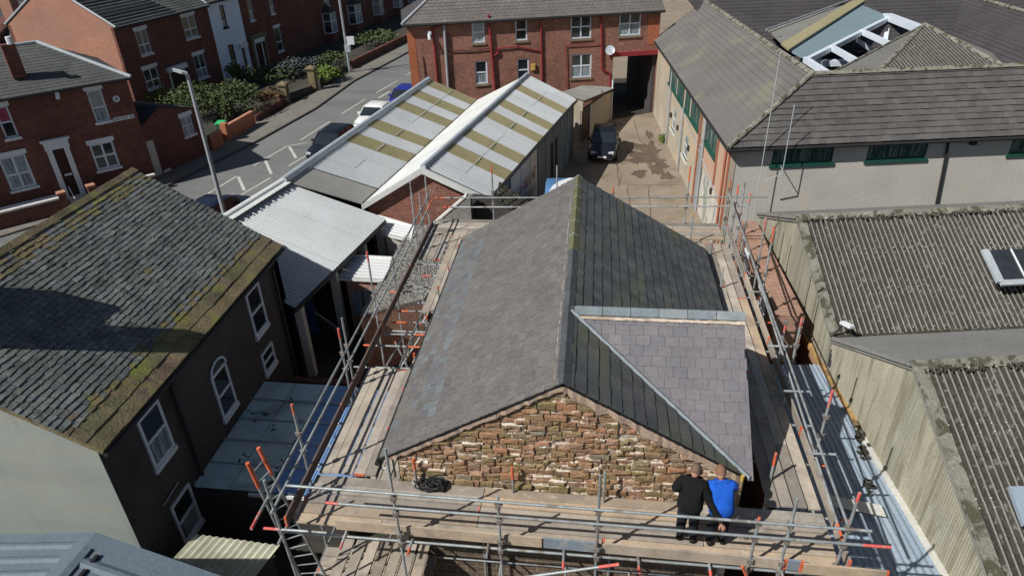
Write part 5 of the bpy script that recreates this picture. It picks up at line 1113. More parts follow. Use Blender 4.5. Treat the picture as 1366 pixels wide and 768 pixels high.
# low metal roof in the alley
LR = thing('low_roof', 'long low pale metal sheet roof in the alley between scaffold and sheds', 'roof', (5.7, 11, 0))
corr(LR, 'roof_sheet', (4.30, 6.8, 2.12), (7.42, 6.8, 2.26), (6.72, 16.4, 2.26), (4.30, 16.45, 2.12), 5, 4, pitch=.125, amp=.016, mats='low_sheet')
part('wall', M['brick_dark'], LR, lambda b: (b.box((4.3, 15.9, 0), (2.4,0,0), (0,.15,0), (0,0,2.08)), b.box((4.35, 6.8, 0), (.15,0,0), (0,9.05,0), (0,0,2.05))))
part('patch_sheet', M['offwhite'], LR, lambda b: (b.box(G(1112,676,2.34)+V((0,0,.02)), G(1182,690,2.38)-G(1112,676,2.34), (0,.32,0), (0,0,.01))))
part('leaf_debris', M['asb_moss'], LR, lambda b: [b.box(G(R.gauss(x, 3), R.gauss(y, 4), 2.36), (R.uniform(.02,.09),0,0), (0,R.uniform(.02,.09),0), (0,0,.04)) for x, y in ((1147,582),(1151,603),(1157,648),(1146,572)) for _ in range(22)], kind='stuff')
BW = thing('brick_wall', 'thick weathered brick wall end between the scaffold and the corrugated shed', 'wall', (5.7, 20, 0))
part('wall', M['brick_old'], BW, lambda b: b.prism([(5.35, 16.95, 0), (6.12, 16.95, 0), (6.0, 23.3, 0), (5.45, 23.3, 0)], (0,0,3.45)))
mb = MB()
for i in range(26):
    y = 16.95+i*.242; mb.box((5.33+i*.004, y, 3.45), (.78-i*.009, 0, 0), (0, .225, 0), (0, 0, .07+R.uniform(0,.02)), 0, R.random())
mb.build('coping_bricks', M['brick_old'], BW)
for k, (x0, y0, x1, y1, ww) in enumerate(((993,330,1004,350,.3),(986,345,990,372,.12),(997,362,1000,400,.1),(1012,378,1022,400,.42),(1008,400,1014,425,.2))):
    a = VX(x0, y0, 4.85); b_ = V((4.95, a.y-.05, a.z-1.15)); t = thing('white_panel', ('wide white board leaning behind the far end of the right hand rails','narrow white strip beside the wide leaning white board','thin white strip upright outside the east toe board','largest white board leaning against the brick wall','white offcut nearest the north corner of the cross wing')[k], 'board', (b_.x, b_.y, 0), 'white boards leaning behind the right hand rails')
    part('board', M['white'], t, lambda b: b.prism([a, a+V((.02,-ww*1.6,0)), b_+V((.02,-ww*1.6,0)), b_], (.03,0,.01)))
# ================================================================== CARS
def car(kind, label, loc, head, L_=4.3, W_=1.78, H_=1.48, paint=(.02,.02,.022), van=False, paint2=None, cat='car', plate=True):
    """front points along +x of the car; head = heading angle of +x"""
    t = thing(kind, label, cat, (0, 0, 0), 'parked cars' if cat == 'car' else None); pm = mat('paint_'+kind+str(paint[0]), [paint], rough=.25, spec=.6, var=.05, bump=0)
    hl, hw = L_/2, W_/2; P = []
    if van: st_ = [(-hl, .88, .45, 1.0), (-hl+.1, .97, .30, 1.05), (-.6, 1, .24, 1.08), (hl-1.2, 1, .24, 1.08), (hl-.5, .97, .26, 1.0), (hl-.1, .88, .32, .80), (hl, .74, .42, .62)]
    else: st_ = [(-hl, .80, .42, .74), (-hl+.12, .92, .32, .90), (-hl+.55, .98, .25, .96), (-.5, 1, .22, .95), (.55, 1, .22, .93), (hl-1.15, .985, .23, .90), (hl-.55, .95, .24, .82), (hl-.16, .86, .28, .68), (hl, .72, .36, .55)]
    def sec(x, k, zb, zt): w_ = hw*k; return [(x, w_*.90, zb), (x, w_, zb+.16), (x, w_*1.0, (zb+zt)/2+.06), (x, w_*.955, zt-.07), (x, w_*.86, zt), (x, w_*.4, zt+.02)]
    def loft(secs, m, name, mi=None):
        mb = MB(); rings = []
        for s in secs:
            r_ = s+[(p[0], -p[1], p[2]) for p in reversed(s)]; rings.append(r_)
        k = len(rings[0]); vs = [V(p) for r_ in rings for p in r_]; F = []
        for i in range(len(rings)-1):
            for j in range(k-1): F.append((i*k+j, (i+1)*k+j, (i+1)*k+j+1, i*k+j+1))
            F.append((i*k+k-1, (i+1)*k+k-1, (i+1)*k, i*k))
        F.append(tuple(range(k))); F.append(tuple(range(len(vs)-1, len(vs)-k-1, -1)))
        mb.mesh_(vs, F); return mb.build(name, m, t, smooth=True)
    loft([sec(*s) for s in st_], pm, 'body')
    belt = 1.04 if van else .92
    if van: cs = [(-hl+.06, -hl+.2), (hl-1.55, hl-.72)]
    else: cs = [(-hl+.28, -hl+.85), (hl-1.95, hl-1.2)]
    rx0, rx1 = cs[0][1], cs[1][0]; gx0_, gx1_ = cs[0][0], cs[1][1]
    tw, bw_ = hw*.74 if not van else hw*.86, hw*.93
    mb = MB(); b0 = [(gx0_, -bw_*.95, belt), (gx1_, -bw_*.95, belt), (gx1_, bw_*.95, belt), (gx0_, bw_*.95, belt)]; t0_ = [(rx0, -tw, H_-.05), (rx1, -tw, H_-.05), (rx1, tw, H_-.05), (rx0, tw, H_-.05)]
    mb.mesh_(b0+t0_, [(3,2,1,0), (4,5,6,7)]+[(i, (i+1) % 4, (i+1) % 4+4, i+4) for i in range(4)]); mb.build('glass', M['glass'], t)
    loft([[(rx0-.06, tw*.7, H_-.07), (rx0-.06, tw*.98, H_-.07), (rx0-.06, tw*.9, H_-.03), (rx0-.06, tw*.5, H_-.03)], [(rx0+.15, tw*.7, H_-.09), (rx0+.15, tw*1.05, H_-.06), (rx0+.15, tw*.92, H_+.0), (rx0+.15, tw*.5, H_+.015)], [((rx0+rx1)/2, tw*.7, H_-.09), ((rx0+rx1)/2, tw*1.06, H_-.05), ((rx0+rx1)/2, tw*.92, H_+.02), ((rx0+rx1)/2, tw*.5, H_+.035)], [(rx1-.05, tw*.7, H_-.09), (rx1-.05, tw*1.05, H_-.06), (rx1-.05, tw*.92, H_-.01), (rx1-.05, tw*.5, H_+.0)], [(rx1+.1, tw*.7, H_-.12), (rx1+.1, tw*.97, H_-.12), (rx1+.1, tw*.9, H_-.08), (rx1+.1, tw*.5, H_-.08)]], pm, 'roof')
    mb = MB()
    for s in (-1, 1):
        mb = MB()
        for (xa, xb) in ((gx0_, rx0), (gx1_, rx1)): mb.tube((xa, s*bw_*.95, belt-.02), (xb, s*tw, H_-.05), .045, 6); mb.build('pillar', pm, t, smooth=True); mb = MB()
        xm = (rx0+rx1)/2-.05; mb.tube((xm, s*bw_*.96, belt), (xm, s*tw*1.01, H_-.05), .04, 6)
        if van: mb.box((gx0_+.1, s*(bw_*.93), belt-.05), (rx1-gx0_-.7, 0, 0), (.1, s*(tw-bw_*.93+.02), H_-belt), (0, s*.03, 0))
        mb.build('pillar', pm, t)
    for x in (-hl+.82, hl-.86):
        for s in (-1, 1):
            mb = MB(); mb.tube((x, s*(hw-.2), .32), (x, s*(hw+.01), .32), .32, 16); w_ = mb.build('wheel', M['black'], t, smooth=True)
            part('rim', M['grey_pipe'], w_, lambda b: b.tube((x, s*(hw-.02), .32), (x, s*(hw+.02), .32), .19, 10))
    for s in (-1, 1):
        part('headlight', mat('lamp_glass', [(.5,.52,.54)], rough=.15, spec=.8, bump=0), t, lambda b: b.box((hl-.26, s*hw*.80-.0, .60), (.17,-s*.03,-.03), (0, -s*.30, 0), (.0,0,.12)))
        part('tail_light', M['red_pipe'], t, lambda b: b.box((-hl-.005, s*hw*.62, .62), (.1,s*.06,0), (0, s*.18, 0), (.0,0,.16)))
        part('door_mirror', pm, t, lambda b: b.box((gx1_-.45, s*hw*.95, belt+.02), (.12,0,0), (0, s*.2, 0), (0,0,.13)))
    if plate: part('number_plate', M['white'], t, lambda b: b.box((hl-.03, -.26, .40), (.045,0,0), (0,.52,0), (0,0,.11)))
    part('grille', M['black'], t, lambda b: (b.box((hl-.08, -.5, .52), (.07,0,0), (0,1.0,0), (0,0,.07)), b.box((hl-.06, -.6, .27), (.06,0,0), (0,1.2,0), (0,0,.10))))
    if paint2: part('panel', mat('van_white', [paint2], rough=.35, var=.05, bump=0), t, lambda b: b.prism([(-hl+.1, -hw*.86, H_+.055), (-hl+.1, hw*.80, H_+.055), (-hl+.9, hw*.74, H_+.055), (-hl+1.7, hw*.55, H_+.055), (-hl+2.3, hw*.2, H_+.055), (hl-1.7, -hw*.3, H_+.055), (hl-1.7, -hw*.86, H_+.055)], (0,0,-.05)))
    t.rotation_euler = (0, 0, head); t.location = loc; return t
sh = math.atan2(sdir.y, sdir.x)
def at_(x, y, z=.7): p = G(x, y, z); return (p.x, p.y, .012)
car('parked_car', 'black estate car parked first behind the white hatchback on the main street', at_(444,190), sh+math.pi, paint=(.012,.014,.02), L_=4.5, H_=1.5)
car('parked_car', 'white hatchback parked between the black and the blue car', at_(500,155), sh+math.pi, paint=(.72,.72,.70), L_=4.0, H_=1.45)
car('parked_car', 'bright blue car with dark roof parked farthest up the main street', at_(540,131), sh+math.pi, paint=(.02,.03,.22), L_=4.2)
car('parked_car', 'dark navy car half hidden behind the mossy slate roof below the street lamp', at_(292,281), sh-.02, paint=(.015,.018,.04), L_=4.3)
car('parked_car', 'black small car parked in the yard in front of the cream store', at_(806,190), rad(-94), paint=(.012,.013,.018), L_=3.9, W_=1.7, H_=1.52)
vx = (VY(721, 250, 29).x+VY(777, 250, 29).x)/2
car('van', 'small blue and white van in the yard behind the slate ridge', (vx+.05, 29.9, .01), rad(92), L_=4.4, W_=1.8, H_=2.2, paint=(.10,.24,.46), van=True, paint2=(.75,.76,.78), cat='van')

# ================================================================== STREET LAMPS, POLES
LPt = thing('street_lamp', 'tall grey street lamp with pale lantern beside the navy car', 'street lamp', G(308,318,0)); lb = G(308,318,0); 
q_ = PL(250, 100, lb, V((lb.x, lb.y, 0)).normalized()); ztop = q_.z
mb = MB(); mb.tube((lb.x,lb.y,0), (lb.x,lb.y,1.4), .12, 10); mb.tube((lb.x,lb.y,1.4), (q_.x,q_.y,ztop), .105, 10, r2=.075); mb.build('pole', M['grey_pipe'], LPt, smooth=True)
hd = PL(231, 95, q_, V((q_.x, q_.y, 0)).normalized()); dd = (hd-q_); mb = MB(); s_ = V((-dd.y, dd.x, 0)).normalized()
mb.prism([q_-dd*.05-s_*.08, q_-dd*.05+s_*.08, q_+dd*.4+s_*.17, q_+dd+s_*.10, q_+dd-s_*.10, q_+dd*.4-s_*.17], (0,0,.11)); mb.build('lantern', M['white'], LPt)
UPo = thing('utility_pole', 'tall thin utility pole with small white notice on the far pavement', 'pole', G(467,97,.1)); ub = G(467,97,.1); tq = PL(452,-20,ub,V((ub.x,ub.y,0)).normalized())
part('pole', M['grey_pipe'], UPo, lambda b: b.tube(ub, (ub.x, ub.y, tq.z), .11, 8), smooth=True)
sg = PL(465,54,ub,V((ub.x,ub.y,0)).normalized()); part('notice', M['white'], UPo, lambda b: b.box((sg.x-.1, sg.y-.2, sg.z-.35), (.62,.12,0), (-.01,.04,0), (0,0,.7))); part('fitting', M['grey_pipe'], UPo, lambda b: b.box((ub.x-.1, ub.y-.25, 1.9), (.5,0,0), (0,.3,0), (0,0,.6)))

# ================================================================== TERRACE
ta = rad(9.7); td = V((math.sin(ta), math.cos(ta), 0)); T0 = V((-33.78, 47.3, 0)); WT = Wall(T0, T0+td*60, 0, 6.5)
def tu(x, y): return WT.uz(x, y)[0]
u1, u2 = tu(287, 55), tu(328, 50)
def sub(u0, u1_): return T0+td*u0, T0+td*u1_
tb = V((-td.y, td.x, 0))
def house(name, label, u0, u1_, m, wins, zt=6.35, roofm=None, depth=9.6, dhole=None, gable=False, lintel='white', gms=None, fm='upvc'):
    h = thing(name, label, 'house', tuple(T0+td*(u0+u1_)/2), 'houses of the terrace'); A, B = sub(u0, u1_-.004); W_ = Wall(A, B, 0, zt); hs_ = []
    for w_ in wins: 
        r_ = rect(W_, *w_[:4]); hs_.append((max(.15, r_[0]), r_[1], min(W_.L-.15, r_[2]), r_[3]))
    dh = []
    if dhole: r_ = rect(W_, *dhole); dh = [(max(.1, r_[0]), .1, min(W_.L-.1, r_[2]), 2.3)]
    W_ = Wall(A, B, 0, zt, h, m, hs_+dh)
    for k, (r_, w_) in enumerate(zip(hs_, wins)): window(h, W_, r_, fm=fm, gm=w_[5] if len(w_) > 5 else 'glass', vs=w_[4] if len(w_) > 4 else (.5,), hs=(.4,), sill='white' if fm == 'upvc' else 'black', lintel=lintel, dep=-.05, fw=.09, gm2='curtain' if R.random() < .4 else None)
    for r_ in dh: part('door', M['darkwood'], h, lambda b: b.box(W_.p(r_[0], .1, -.09), W_.d*(r_[2]-r_[0]), (0,0,2.2), W_.n*.04)); part('door_frame', M['white'], h, lambda b: (b.box(W_.p(r_[0]-.12, .1, 0), W_.d*.12, (0,0,2.25), W_.n*.06), b.box(W_.p(r_[2], .1, 0), W_.d*.12, (0,0,2.25), W_.n*.06), b.box(W_.p(r_[0]-.3, 2.35, 0), W_.d*(r_[2]-r_[0]+.6), (0,0,.35), W_.n*.3)))
    e0_, e1_ = W_.p(0, zt, .25), W_.p(W_.L, zt, .25); r0_, r1_ = W_.p(0, zt+2.9, -depth/2), W_.p(W_.L, zt+2.9, -depth/2); f0_, f1__ = W_.p(0, zt, -depth-.2), W_.p(W_.L, zt, -depth-.2)
    strips(h, 'roof', e0_, e1_, r1_, r0_, 20, roofm or M['rtile_grey']); strips(h, 'roof', f1__, f0_, r0_, r1_, 6, M['rtile_grey'])
    part('wall', m if not gable else M['brick_salmon'], h, lambda b: b.prism([W_.p(0,0,-.01)+td*.012, W_.p(0,0,-depth)+td*.012, W_.p(0,zt,-depth)+td*.012, W_.p(0,zt+2.8,-depth/2)+td*.012, W_.p(0,zt-.0,-.01)+td*.012], td*.25))
    part('wall', M['brick_dark'], h, lambda b: b.prism([W_.p(W_.L-.3,0,-.3), W_.p(W_.L-.3,0,-depth), W_.p(W_.L-.3,zt,-depth), W_.p(W_.L-.3,zt+2.7,-depth/2), W_.p(W_.L-.3,zt-.05,-.3)], td*.25)); part('wall', M['brick_dark'], h, lambda b: b.box(W_.p(0,0,-depth), td*(W_.L), W_.n*.25, (0,0,zt)))
    part('gutter', M['gutter'], h, lambda b: b.tube(e0_-V((0,0,.08)), e1_-V((0,0,.08)), .06, 6))
    if gable: part('verge', M['grey_cap'], h, lambda b: (b.tube(e0_+V((0,0,.05)), r0_+V((0,0,.05)), .08, 6), b.tube(f0_+V((0,0,.05)), r0_+V((0,0,.05)), .08, 6)))
    return h, W_
stripe_m = mat('rtile_striped', [(.14,.145,.15),(.12,.125,.13)], rough=.85, var=.15, nsc=.6, bump=.3)
HD, WD = house('terraced_house', 'end of terrace in dark red brick with a sunlit salmon brick gable', 0, u1, M['brick_dark'], [(241,23,266,48), (179,42,204,70), (190,94,216,114), (257,75,279,101)], dhole=(223,86,249.5,113), gable=True, roofm=M['rtile_grey'])
half = WD.L*.62
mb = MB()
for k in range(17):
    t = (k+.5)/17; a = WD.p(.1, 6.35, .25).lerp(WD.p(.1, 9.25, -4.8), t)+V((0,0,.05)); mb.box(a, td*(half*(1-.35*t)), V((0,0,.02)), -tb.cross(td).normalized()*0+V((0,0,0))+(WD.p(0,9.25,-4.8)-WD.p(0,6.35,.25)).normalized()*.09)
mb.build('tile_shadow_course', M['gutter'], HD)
HW, WW2 = house('terraced_house', 'narrow house painted pale blue white with black window frames', u1, u2, M['house_white'], [(291.5,8,304.5,36,()), (303.5,61,318,90,())], dhole=(319.5,56,331,90), lintel=None, fm='black', zt=6.55)
u3 = tu(372, 60)
H3, W3 = house('terraced_house', 'dark brick house with stone doorway next to the pale painted house', u2, tu(392,40), M['brick_dark'], [(328,-2,340,26.6,()), (365,38,379,67,()), (357,-6,367,18,())], dhole=(338,52,354,87), zt=6.7)
part('doorway', M['sandstone'], H3, lambda b: [b.box(W3.p(W3.uz(336,60)[0]-.15, 0, 0), td*.3, (0,0,2.6), W3.n*.15), b.box(W3.p(W3.uz(355,75)[0], 0, 0), td*.3, (0,0,2.6), W3.n*.15), b.box(W3.p(W3.uz(336,60)[0]-.25, 2.6, 0), td*(W3.uz(355,75)[0]-W3.uz(336,60)[0]+.7), (0,0,.5), W3.n*.25)])
u4 = tu(392,40)
def bay_house(label, ua, ub, bx0, bx1, ct, up=(), frame='upvc'):
    h, W_ = house('terraced_house', label, ua, ub, M['brick_dark'], list(up), zt=6.7)
    a, b_ = WT.uz(*bx0)[0]-ua, WT.uz(*bx1)[0]-ua; a, b_ = max(.3, min(a, b_)), min(W_.L-.2, max(a, b_)); b_ = max(b_, a+1.6); zb, zt_ = .9, 2.9
    part('bay', M['brick_dark'], h, lambda b: b.prism([W_.p(a,0,0), W_.p(a+.4,0,.8), W_.p(b_-.4,0,.8), W_.p(b_,0,0)], (0,0,.9)))
    part('bay_roof', M['rtile_dark'], h, lambda b: (b.poly([W_.p(a-.1,3.0,0), W_.p(a+.4,3.0,.95), W_.p((a+b_)/2,3.9,.05)]), b.poly([W_.p(a+.4,3.0,.95), W_.p(b_-.4,3.0,.95), W_.p((a+b_)/2,3.9,.05)]), b.poly([W_.p(b_-.4,3.0,.95), W_.p(b_+.1,3.0,0), W_.p((a+b_)/2,3.9,.05)])))
    for (c, d_) in (((a,0),(a+.4,.8)), ((a+.4,.8),(b_-.4,.8)), ((b_-.4,.8),(b_,0))):
        A = W_.p(c[0],0,c[1]); B = W_.p(d_[0],0,d_[1]); w2 = Wall(A, B, .9, 3.0); window(h, w2, (.0,.9,w2.L,3.0), fm=frame, gm='curtain' if R.random() < .5 else 'glass', vs=(.5,) if w2.L > 1.2 else (), hs=(.6,), sill=None, dep=0, fw=.1)
    return h
uu = [u4, tu(446,40), tu(478,20), tu(507,12), tu(530,5), 58]
bay_house('bay fronted dark brick house with small pitched bay roof left of the utility pole', uu[0], uu[1], (434,50), (450,50), 0, [(430,-12,440,8,())])
bay_house('bay fronted dark brick house just right of the utility pole', uu[1], uu[2], (467,40), (482,40), 0)
bay_house('dark brick house with cream framed bay window farther up the terrace', uu[2], uu[3], (499,25), (516,25), 0, frame='offwhite')
bay_house('dark brick house with tall white window at the top of the terrace', uu[3], uu[4], (526,20), (538,18), 0)
bay_house('last dark brick house in view at the top edge above the brick block', uu[4], uu[5], (545,14), (552,12), 0)
# ---- house on the side street
H1 = thing('corner_house', 'dark red brick corner house with hipped slate roof and white door surround', 'house', (-28, 33, 0))
ha = rad(43); hd_ = V((math.sin(ha), math.cos(ha), 0)); P1 = V((-27.6, 31.68, 0)); WH1 = Wall(P1, P1+hd_, 0, 5.95); uR = WH1.uz(168,104)[0]; A1 = P1-hd_*8.0; B1 = P1+hd_*uR; WH1 = Wall(A1, B1, 0, 5.95)
h1 = [rect(WH1,114.5,122,148,160), rect(WH1,-9,144,26,182), rect(WH1,-3,212,50,247), rect(WH1,118.5,194,161,221)]; d1 = rect(WH1,68,198,105,252); d1 = (d1[0], .45, d1[2], 3.0)
WH1 = Wall(A1, B1, 0, 5.95, H1, M['brick_dark'], h1+[d1])
window(H1, WH1, h1[0], vs=(), hs=(.45,), lintel='white', gm='blind', gm2='curtain', fw=.08, dep=-.05); window(H1, WH1, h1[1], vs=(), hs=(.5,), lintel='white', gm='pink_blind', gm2='glass', fw=.08, dep=-.05)
window(H1, WH1, h1[2], vs=(.5,), hs=(.45,), lintel='white', gm='curtain', fw=.1, dep=-.05); window(H1, WH1, h1[3], vs=(.5,), hs=(.5,), lintel='white', gm='glass', gm2='glass', fw=.1, dep=-.05)
part('door', M['darkwood'], H1, lambda b: b.box(WH1.p(d1[0], .45, -.1), WH1.d*(d1[2]-d1[0]), (0,0,2.55), WH1.n*.04))
part('door_surround', M['white'], H1, lambda b: (b.box(WH1.p(d1[0]-.25, .3, 0), WH1.d*.25, (0,0,2.75), WH1.n*.1), b.box(WH1.p(d1[2], .3, 0), WH1.d*.25, (0,0,2.75), WH1.n*.1), b.box(WH1.p(d1[0]-.3, 3.05, 0), WH1.d*(d1[2]-d1[0]+.6), (0,0,.42), WH1.n*.14), b.box(WH1.p(d1[0]-.4, 3.47, 0), WH1.d*(d1[2]-d1[0]+.8), (0,0,.12), WH1.n*.24)))
part('letter_plate', M['white'], H1, lambda b: b.box(WH1.p(d1[0]+.15, 1.55, -.06), WH1.d*.35, (0,0,.1), WH1.n*.08))
part('step', M['offwhite'], H1, lambda b: [b.box(WH1.p(d1[0]-.1, .3-.15*k, .3*k), WH1.d*(d1[2]-d1[0]+.2), (0,0,.13), WH1.n*.3) for k in range(3)])
part('handrail', M['white'], H1, lambda b: (b.tube(WH1.p(d1[0]+.1, 1.0, .2), WH1.p(d1[0]+.1, .6, 1.1), .03, 6), b.tube(WH1.p(d1[0]+.1, .6, 1.1), WH1.p(d1[0]+.1, 0, 1.1), .03, 6)))
q_ = WH1.uz(155,132); part('wall_disc', M['white'], H1, lambda b: b.tube(WH1.p(q_[0], q_[1], 0), WH1.p(q_[0], q_[1], .05), .17, 14)); part('wall_disc_centre', M['grey_pipe'], H1, lambda b: b.tube(WH1.p(q_[0], q_[1], .05), WH1.p(q_[0], q_[1], .06), .09, 12))
q_ = WH1.uz(151.5,160); sp = MB(); sp.box(WH1.p(q_[0], q_[1]-.1, .0), WH1.d*1.05, (0,0,.2), WH1.n*.03); sp = sp.build('street_sign', M['white'], H1)
mb = MB(); ux = .07
for k, wd in enumerate((.06,.07,.05,.07,.06,.06,.0,.07,.07)):
    if wd:
        for j in range(3): mb.box(WH1.p(q_[0]+ux+ (wd*.4 if j == 1 else 0)*0, q_[1]-.06+j*.05, .031), WH1.d*(wd if (k+j) % 2 else wd*.5), (0,0,.028), WH1.n*.004)
        mb.box(WH1.p(q_[0]+ux, q_[1]-.06, .031), WH1.d*.018, (0,0,.12), WH1.n*.004)
    ux += .11
mb.build('sign_lettering', M['gutter'], sp)
rb = -hd_.cross(V((0,0,1))).normalized(); rb = V((WH1.n.x, WH1.n.y, 0))*-1
e0_, e1_ = WH1.p(-.1, 5.95, .2), WH1.p(WH1.L+.2, 5.95, .2); rz = 7.75; r0_, r1_ = WH1.p(-.1, rz, -3.3), WH1.p(WH1.L-3.0, rz, -3.3); b0_, b1__ = WH1.p(-.1, 5.95, -6.8), WH1.p(WH1.L+.2, 5.95, -6.8)
strips(H1, 'roof', e0_, e1_, r1_, r0_, 16, M['rtile_grey'], h=.018); strips(H1, 'roof', b1__, b0_, r0_, r1_, 5, M['rtile_grey']); part('roof', M['rtile_grey'], H1, lambda b: b.prism([e1_, b1__, r1_], (0,0,-.06)))
part('hip_cap', M['grey_cap'], H1, lambda b: (b.tube(e1_+V((0,0,.04)), r1_+V((0,0,.04)), .10, 8), b.tube(r0_+V((0,0,.04)), r1_+V((0,0,.04)), .09, 8)), smooth=True)
part('gutter', M['gutter'], H1, lambda b: b.tube(e0_-V((0,0,.07)), e1_-V((0,0,.07)), .06, 6))
part('wall', M['brick_dark'], H1, lambda b: (b.box(WH1.p(WH1.L-.01, 0, -.23), WH1.n*-6.2, WH1.d*-.25, (0,0,5.9)), b.box(WH1.p(0, 0, -6.4), WH1.d*WH1.L, WH1.n*-.2, (0,0,5.9)), b.box(WH1.p(.01, 0, -.23), WH1.n*-6.2, WH1.d*.25, (0,0,5.9))))
c = G(22, 76, 7.6); mb = MB(); mb.box(c-V((.35,.3,1.0)), hd_*.6, WH1.n*-.45, (0,0,1.6)); mb.build('chimney_stack', M['brick_dark'], H1); part('chimney_pot', M['white'], H1, lambda b: b.tube(c+V((-.05,0,.6)), c+V((-.05,0,.95)), .14, 8))
part('wall_lamp', M['white'], H1, lambda b: b.tube(WH1.p(*WH1.uz(75,122), .1), WH1.p(*WH1.uz(77,132), .12), .1, 8))
bwall = MB(); bo = 1.35
for a_, c_ in ((0, d1[0]-.35), (d1[2]+.35, WH1.L-.3)): bwall.box(WH1.p(a_, 0, bo), WH1.d*(c_-a_), WH1.n*-.22, (0,0,.85))
bt = thing('garden_wall', 'low brick forecourt wall with white coping in front of the corner house', 'wall', tuple(WH1.p(3,0,bo))); bwall.build('wall', M['brick_dark'], bt)
part('coping', M['offwhite'], bt, lambda b: [b.box(WH1.p(a_, .85, bo+.03), WH1.d*(c_-a_), WH1.n*-.28, (0,0,.09)) for a_, c_ in ((0, d1[0]-.35), (d1[2]+.35, WH1.L-.3))])
part('render_strip', M['house_white'], bt, lambda b: b.box(WH1.p(0, .0, bo-1.3), WH1.d*(d1[0]-.4), WH1.n*.06, (0,0,.75)))
for u_ in (d1[0]-.6, d1[2]+.25): part('pier', M['brick_dark'], bt, lambda b: b.box(WH1.p(u_, 0, bo+.05), WH1.d*.36, WH1.n*-.36, (0,0,1.1))); part('pier_cap', M['coping'], bt, lambda b: b.box(WH1.p(u_-.03, 1.1, bo+.08), WH1.d*.42, WH1.n*-.42, (0,0,.09)))
# ---- brick outbuilding on the pavement
OB = thing('outbuilding', 'small dark brick outbuilding with one white window between corner house and garden hedge', 'outbuilding', (-25, 37, 0))
oa = G(205,240,0); ob = G(281,206,0); WO = Wall(oa, ob, 0, 2.9); wo = rect(WO, 242,158,251,181); wo = (wo[0]-.1, wo[1], wo[0]+.75, wo[1]+1.15)
WO = Wall(oa, ob, 0, 2.95, OB, M['brick_dark'], [wo]); window(OB, WO, wo, vs=(.5,), hs=(.5,), lintel='white', gm='curtain', fw=.07, dep=-.05)
part('wall', M['brick_dark'], OB, lambda b: (b.prism([WO.p(0,0,-.23), WO.p(0,0,-4.2), WO.p(0,2.9,-4.2), WO.p(0,2.9,-.23)], td*.2), b.prism([WO.p(WO.L-.2,0,-.23), WO.p(WO.L-.2,0,-4.2), WO.p(WO.L-.2,2.9,-4.2), WO.p(WO.L-.2,2.9,-.23)], td*.2)))
part('gable', M['brick_dark'], OB, lambda b: b.prism([WO.p(0,2.95,0), WO.p(WO.L,2.95,0), WO.p(WO.L*.4,3.75,0)], WO.n*-.22)); part('render_patch', M['roughcast'], OB, lambda b: b.box(WO.p(0.002,0,.004), WO.d*.7, (0,0,2.2), WO.n*.03))
strips(OB, 'roof', WO.p(-.1,2.95,-4.2), WO.p(-.1,3.0,.05), WO.p(WO.L*.4,3.85,.05), WO.p(WO.L*.4,3.85,-4.2), 6, M['rtile_dark']); strips(OB, 'roof', WO.p(WO.L+.1,2.95,.05), WO.p(WO.L+.1,2.95,-4.2), WO.p(WO.L*.4,3.85,-4.2), WO.p(WO.L*.4,3.85,.05), 6, M['rtile_dark'])
part('plate', M['white'], OB, lambda b: b.box(WO.p(*WO.uz(219,231), .0), WO.d*.5, (0,0,.16), WO.n*.05))
# ---- garden walls, railings, pillars, hedges
GWl = thing('garden_wall', 'terracotta brick garden wall stepping along the pavement beside the hedge', 'wall', tuple(G(330,180)))
for (a, b_, h_) in ((G(285,203), G(300,195), 1.0), (G(307,189), G(342,168), 1.0)):
    d = b_-a; s_ = V((d.y, -d.x, 0)).normalized()*-.22; part('wall', M['terracotta'], GWl, lambda b: b.box(a, d, s_, (0,0,h_))); part('coping', M['coping'], GWl, lambda b: b.box(a+V((0,0,h_))-s_*.1, d, s_*1.2, (0,0,.08)))
part('pier', M['terracotta'], GWl, lambda b: (b.abox(*(G(304,190)-V((.2,.2,0))), *(G(304,190)+V((.2,.2,1.3)))),))
bn = thing('wheelie_bin', 'bright green lidded wheelie bin in the gap of the terracotta wall', 'bin', tuple(G(298,187))); c = G(299,183)
part('body', mat('bin_dark', [(.05,.09,.06)], rough=.5), bn, lambda b: b.prism([c+V((-.25,-.28,0)), c+V((.25,-.28,0)), c+V((.25,.28,0)), c+V((-.25,.28,0))], (0,0,.95))); part('lid', mat('bin_lid', [(.04,.42,.16)], rough=.4), bn, lambda b: b.prism([c+V((-.29,-.33,.95)), c+V((.29,-.33,.95)), c+V((.29,.30,1.02)), c+V((-.29,.30,1.02))], (0,0,.07)))
for k in (-.2,.2): part('wheel', M['black'], bn, lambda b: b.tube(c+V((k-.03,.3,.1)), c+V((k+.03,.3,.1)), .1, 10))
lab = ['sandstone gate pillar nearest the camera beside the railings', 'tall sandstone gate pillar beside the lime green plant']
for k, (x, y) in enumerate(((382,137),(420,122))):
    c = G(x, y); t = thing('gate_pillar', lab[k], 'pillar', tuple(c), 'sandstone gate pillars'); h_ = 1.35+.45*k
    part('shaft', M['sandstone'], t, lambda b: b.abox(c.x-.28, c.y-.28, 0, c.x+.28, c.y+.28, h_)); part('cap', M['sandstone'], t, lambda b: b.mesh_([(c.x-.38,c.y-.38,h_),(c.x+.38,c.y-.38,h_),(c.x+.38,c.y+.38,h_),(c.x-.38,c.y+.38,h_),(c.x-.38,c.y-.38,h_+.14),(c.x+.38,c.y-.38,h_+.14),(c.x+.38,c.y+.38,h_+.14),(c.x-.38,c.y+.38,h_+.14),(c.x,c.y,h_+.32)], [(3,2,1,0),(0,1,5,4),(1,2,6,5),(2,3,7,6),(3,0,4,7),(4,5,8),(5,6,8),(6,7,8),(7,4,8)]))
RL = thing('railing_wall', 'low dark garden wall topped with iron railings between the sandstone pillars', 'railings', tuple(G(400,130)))
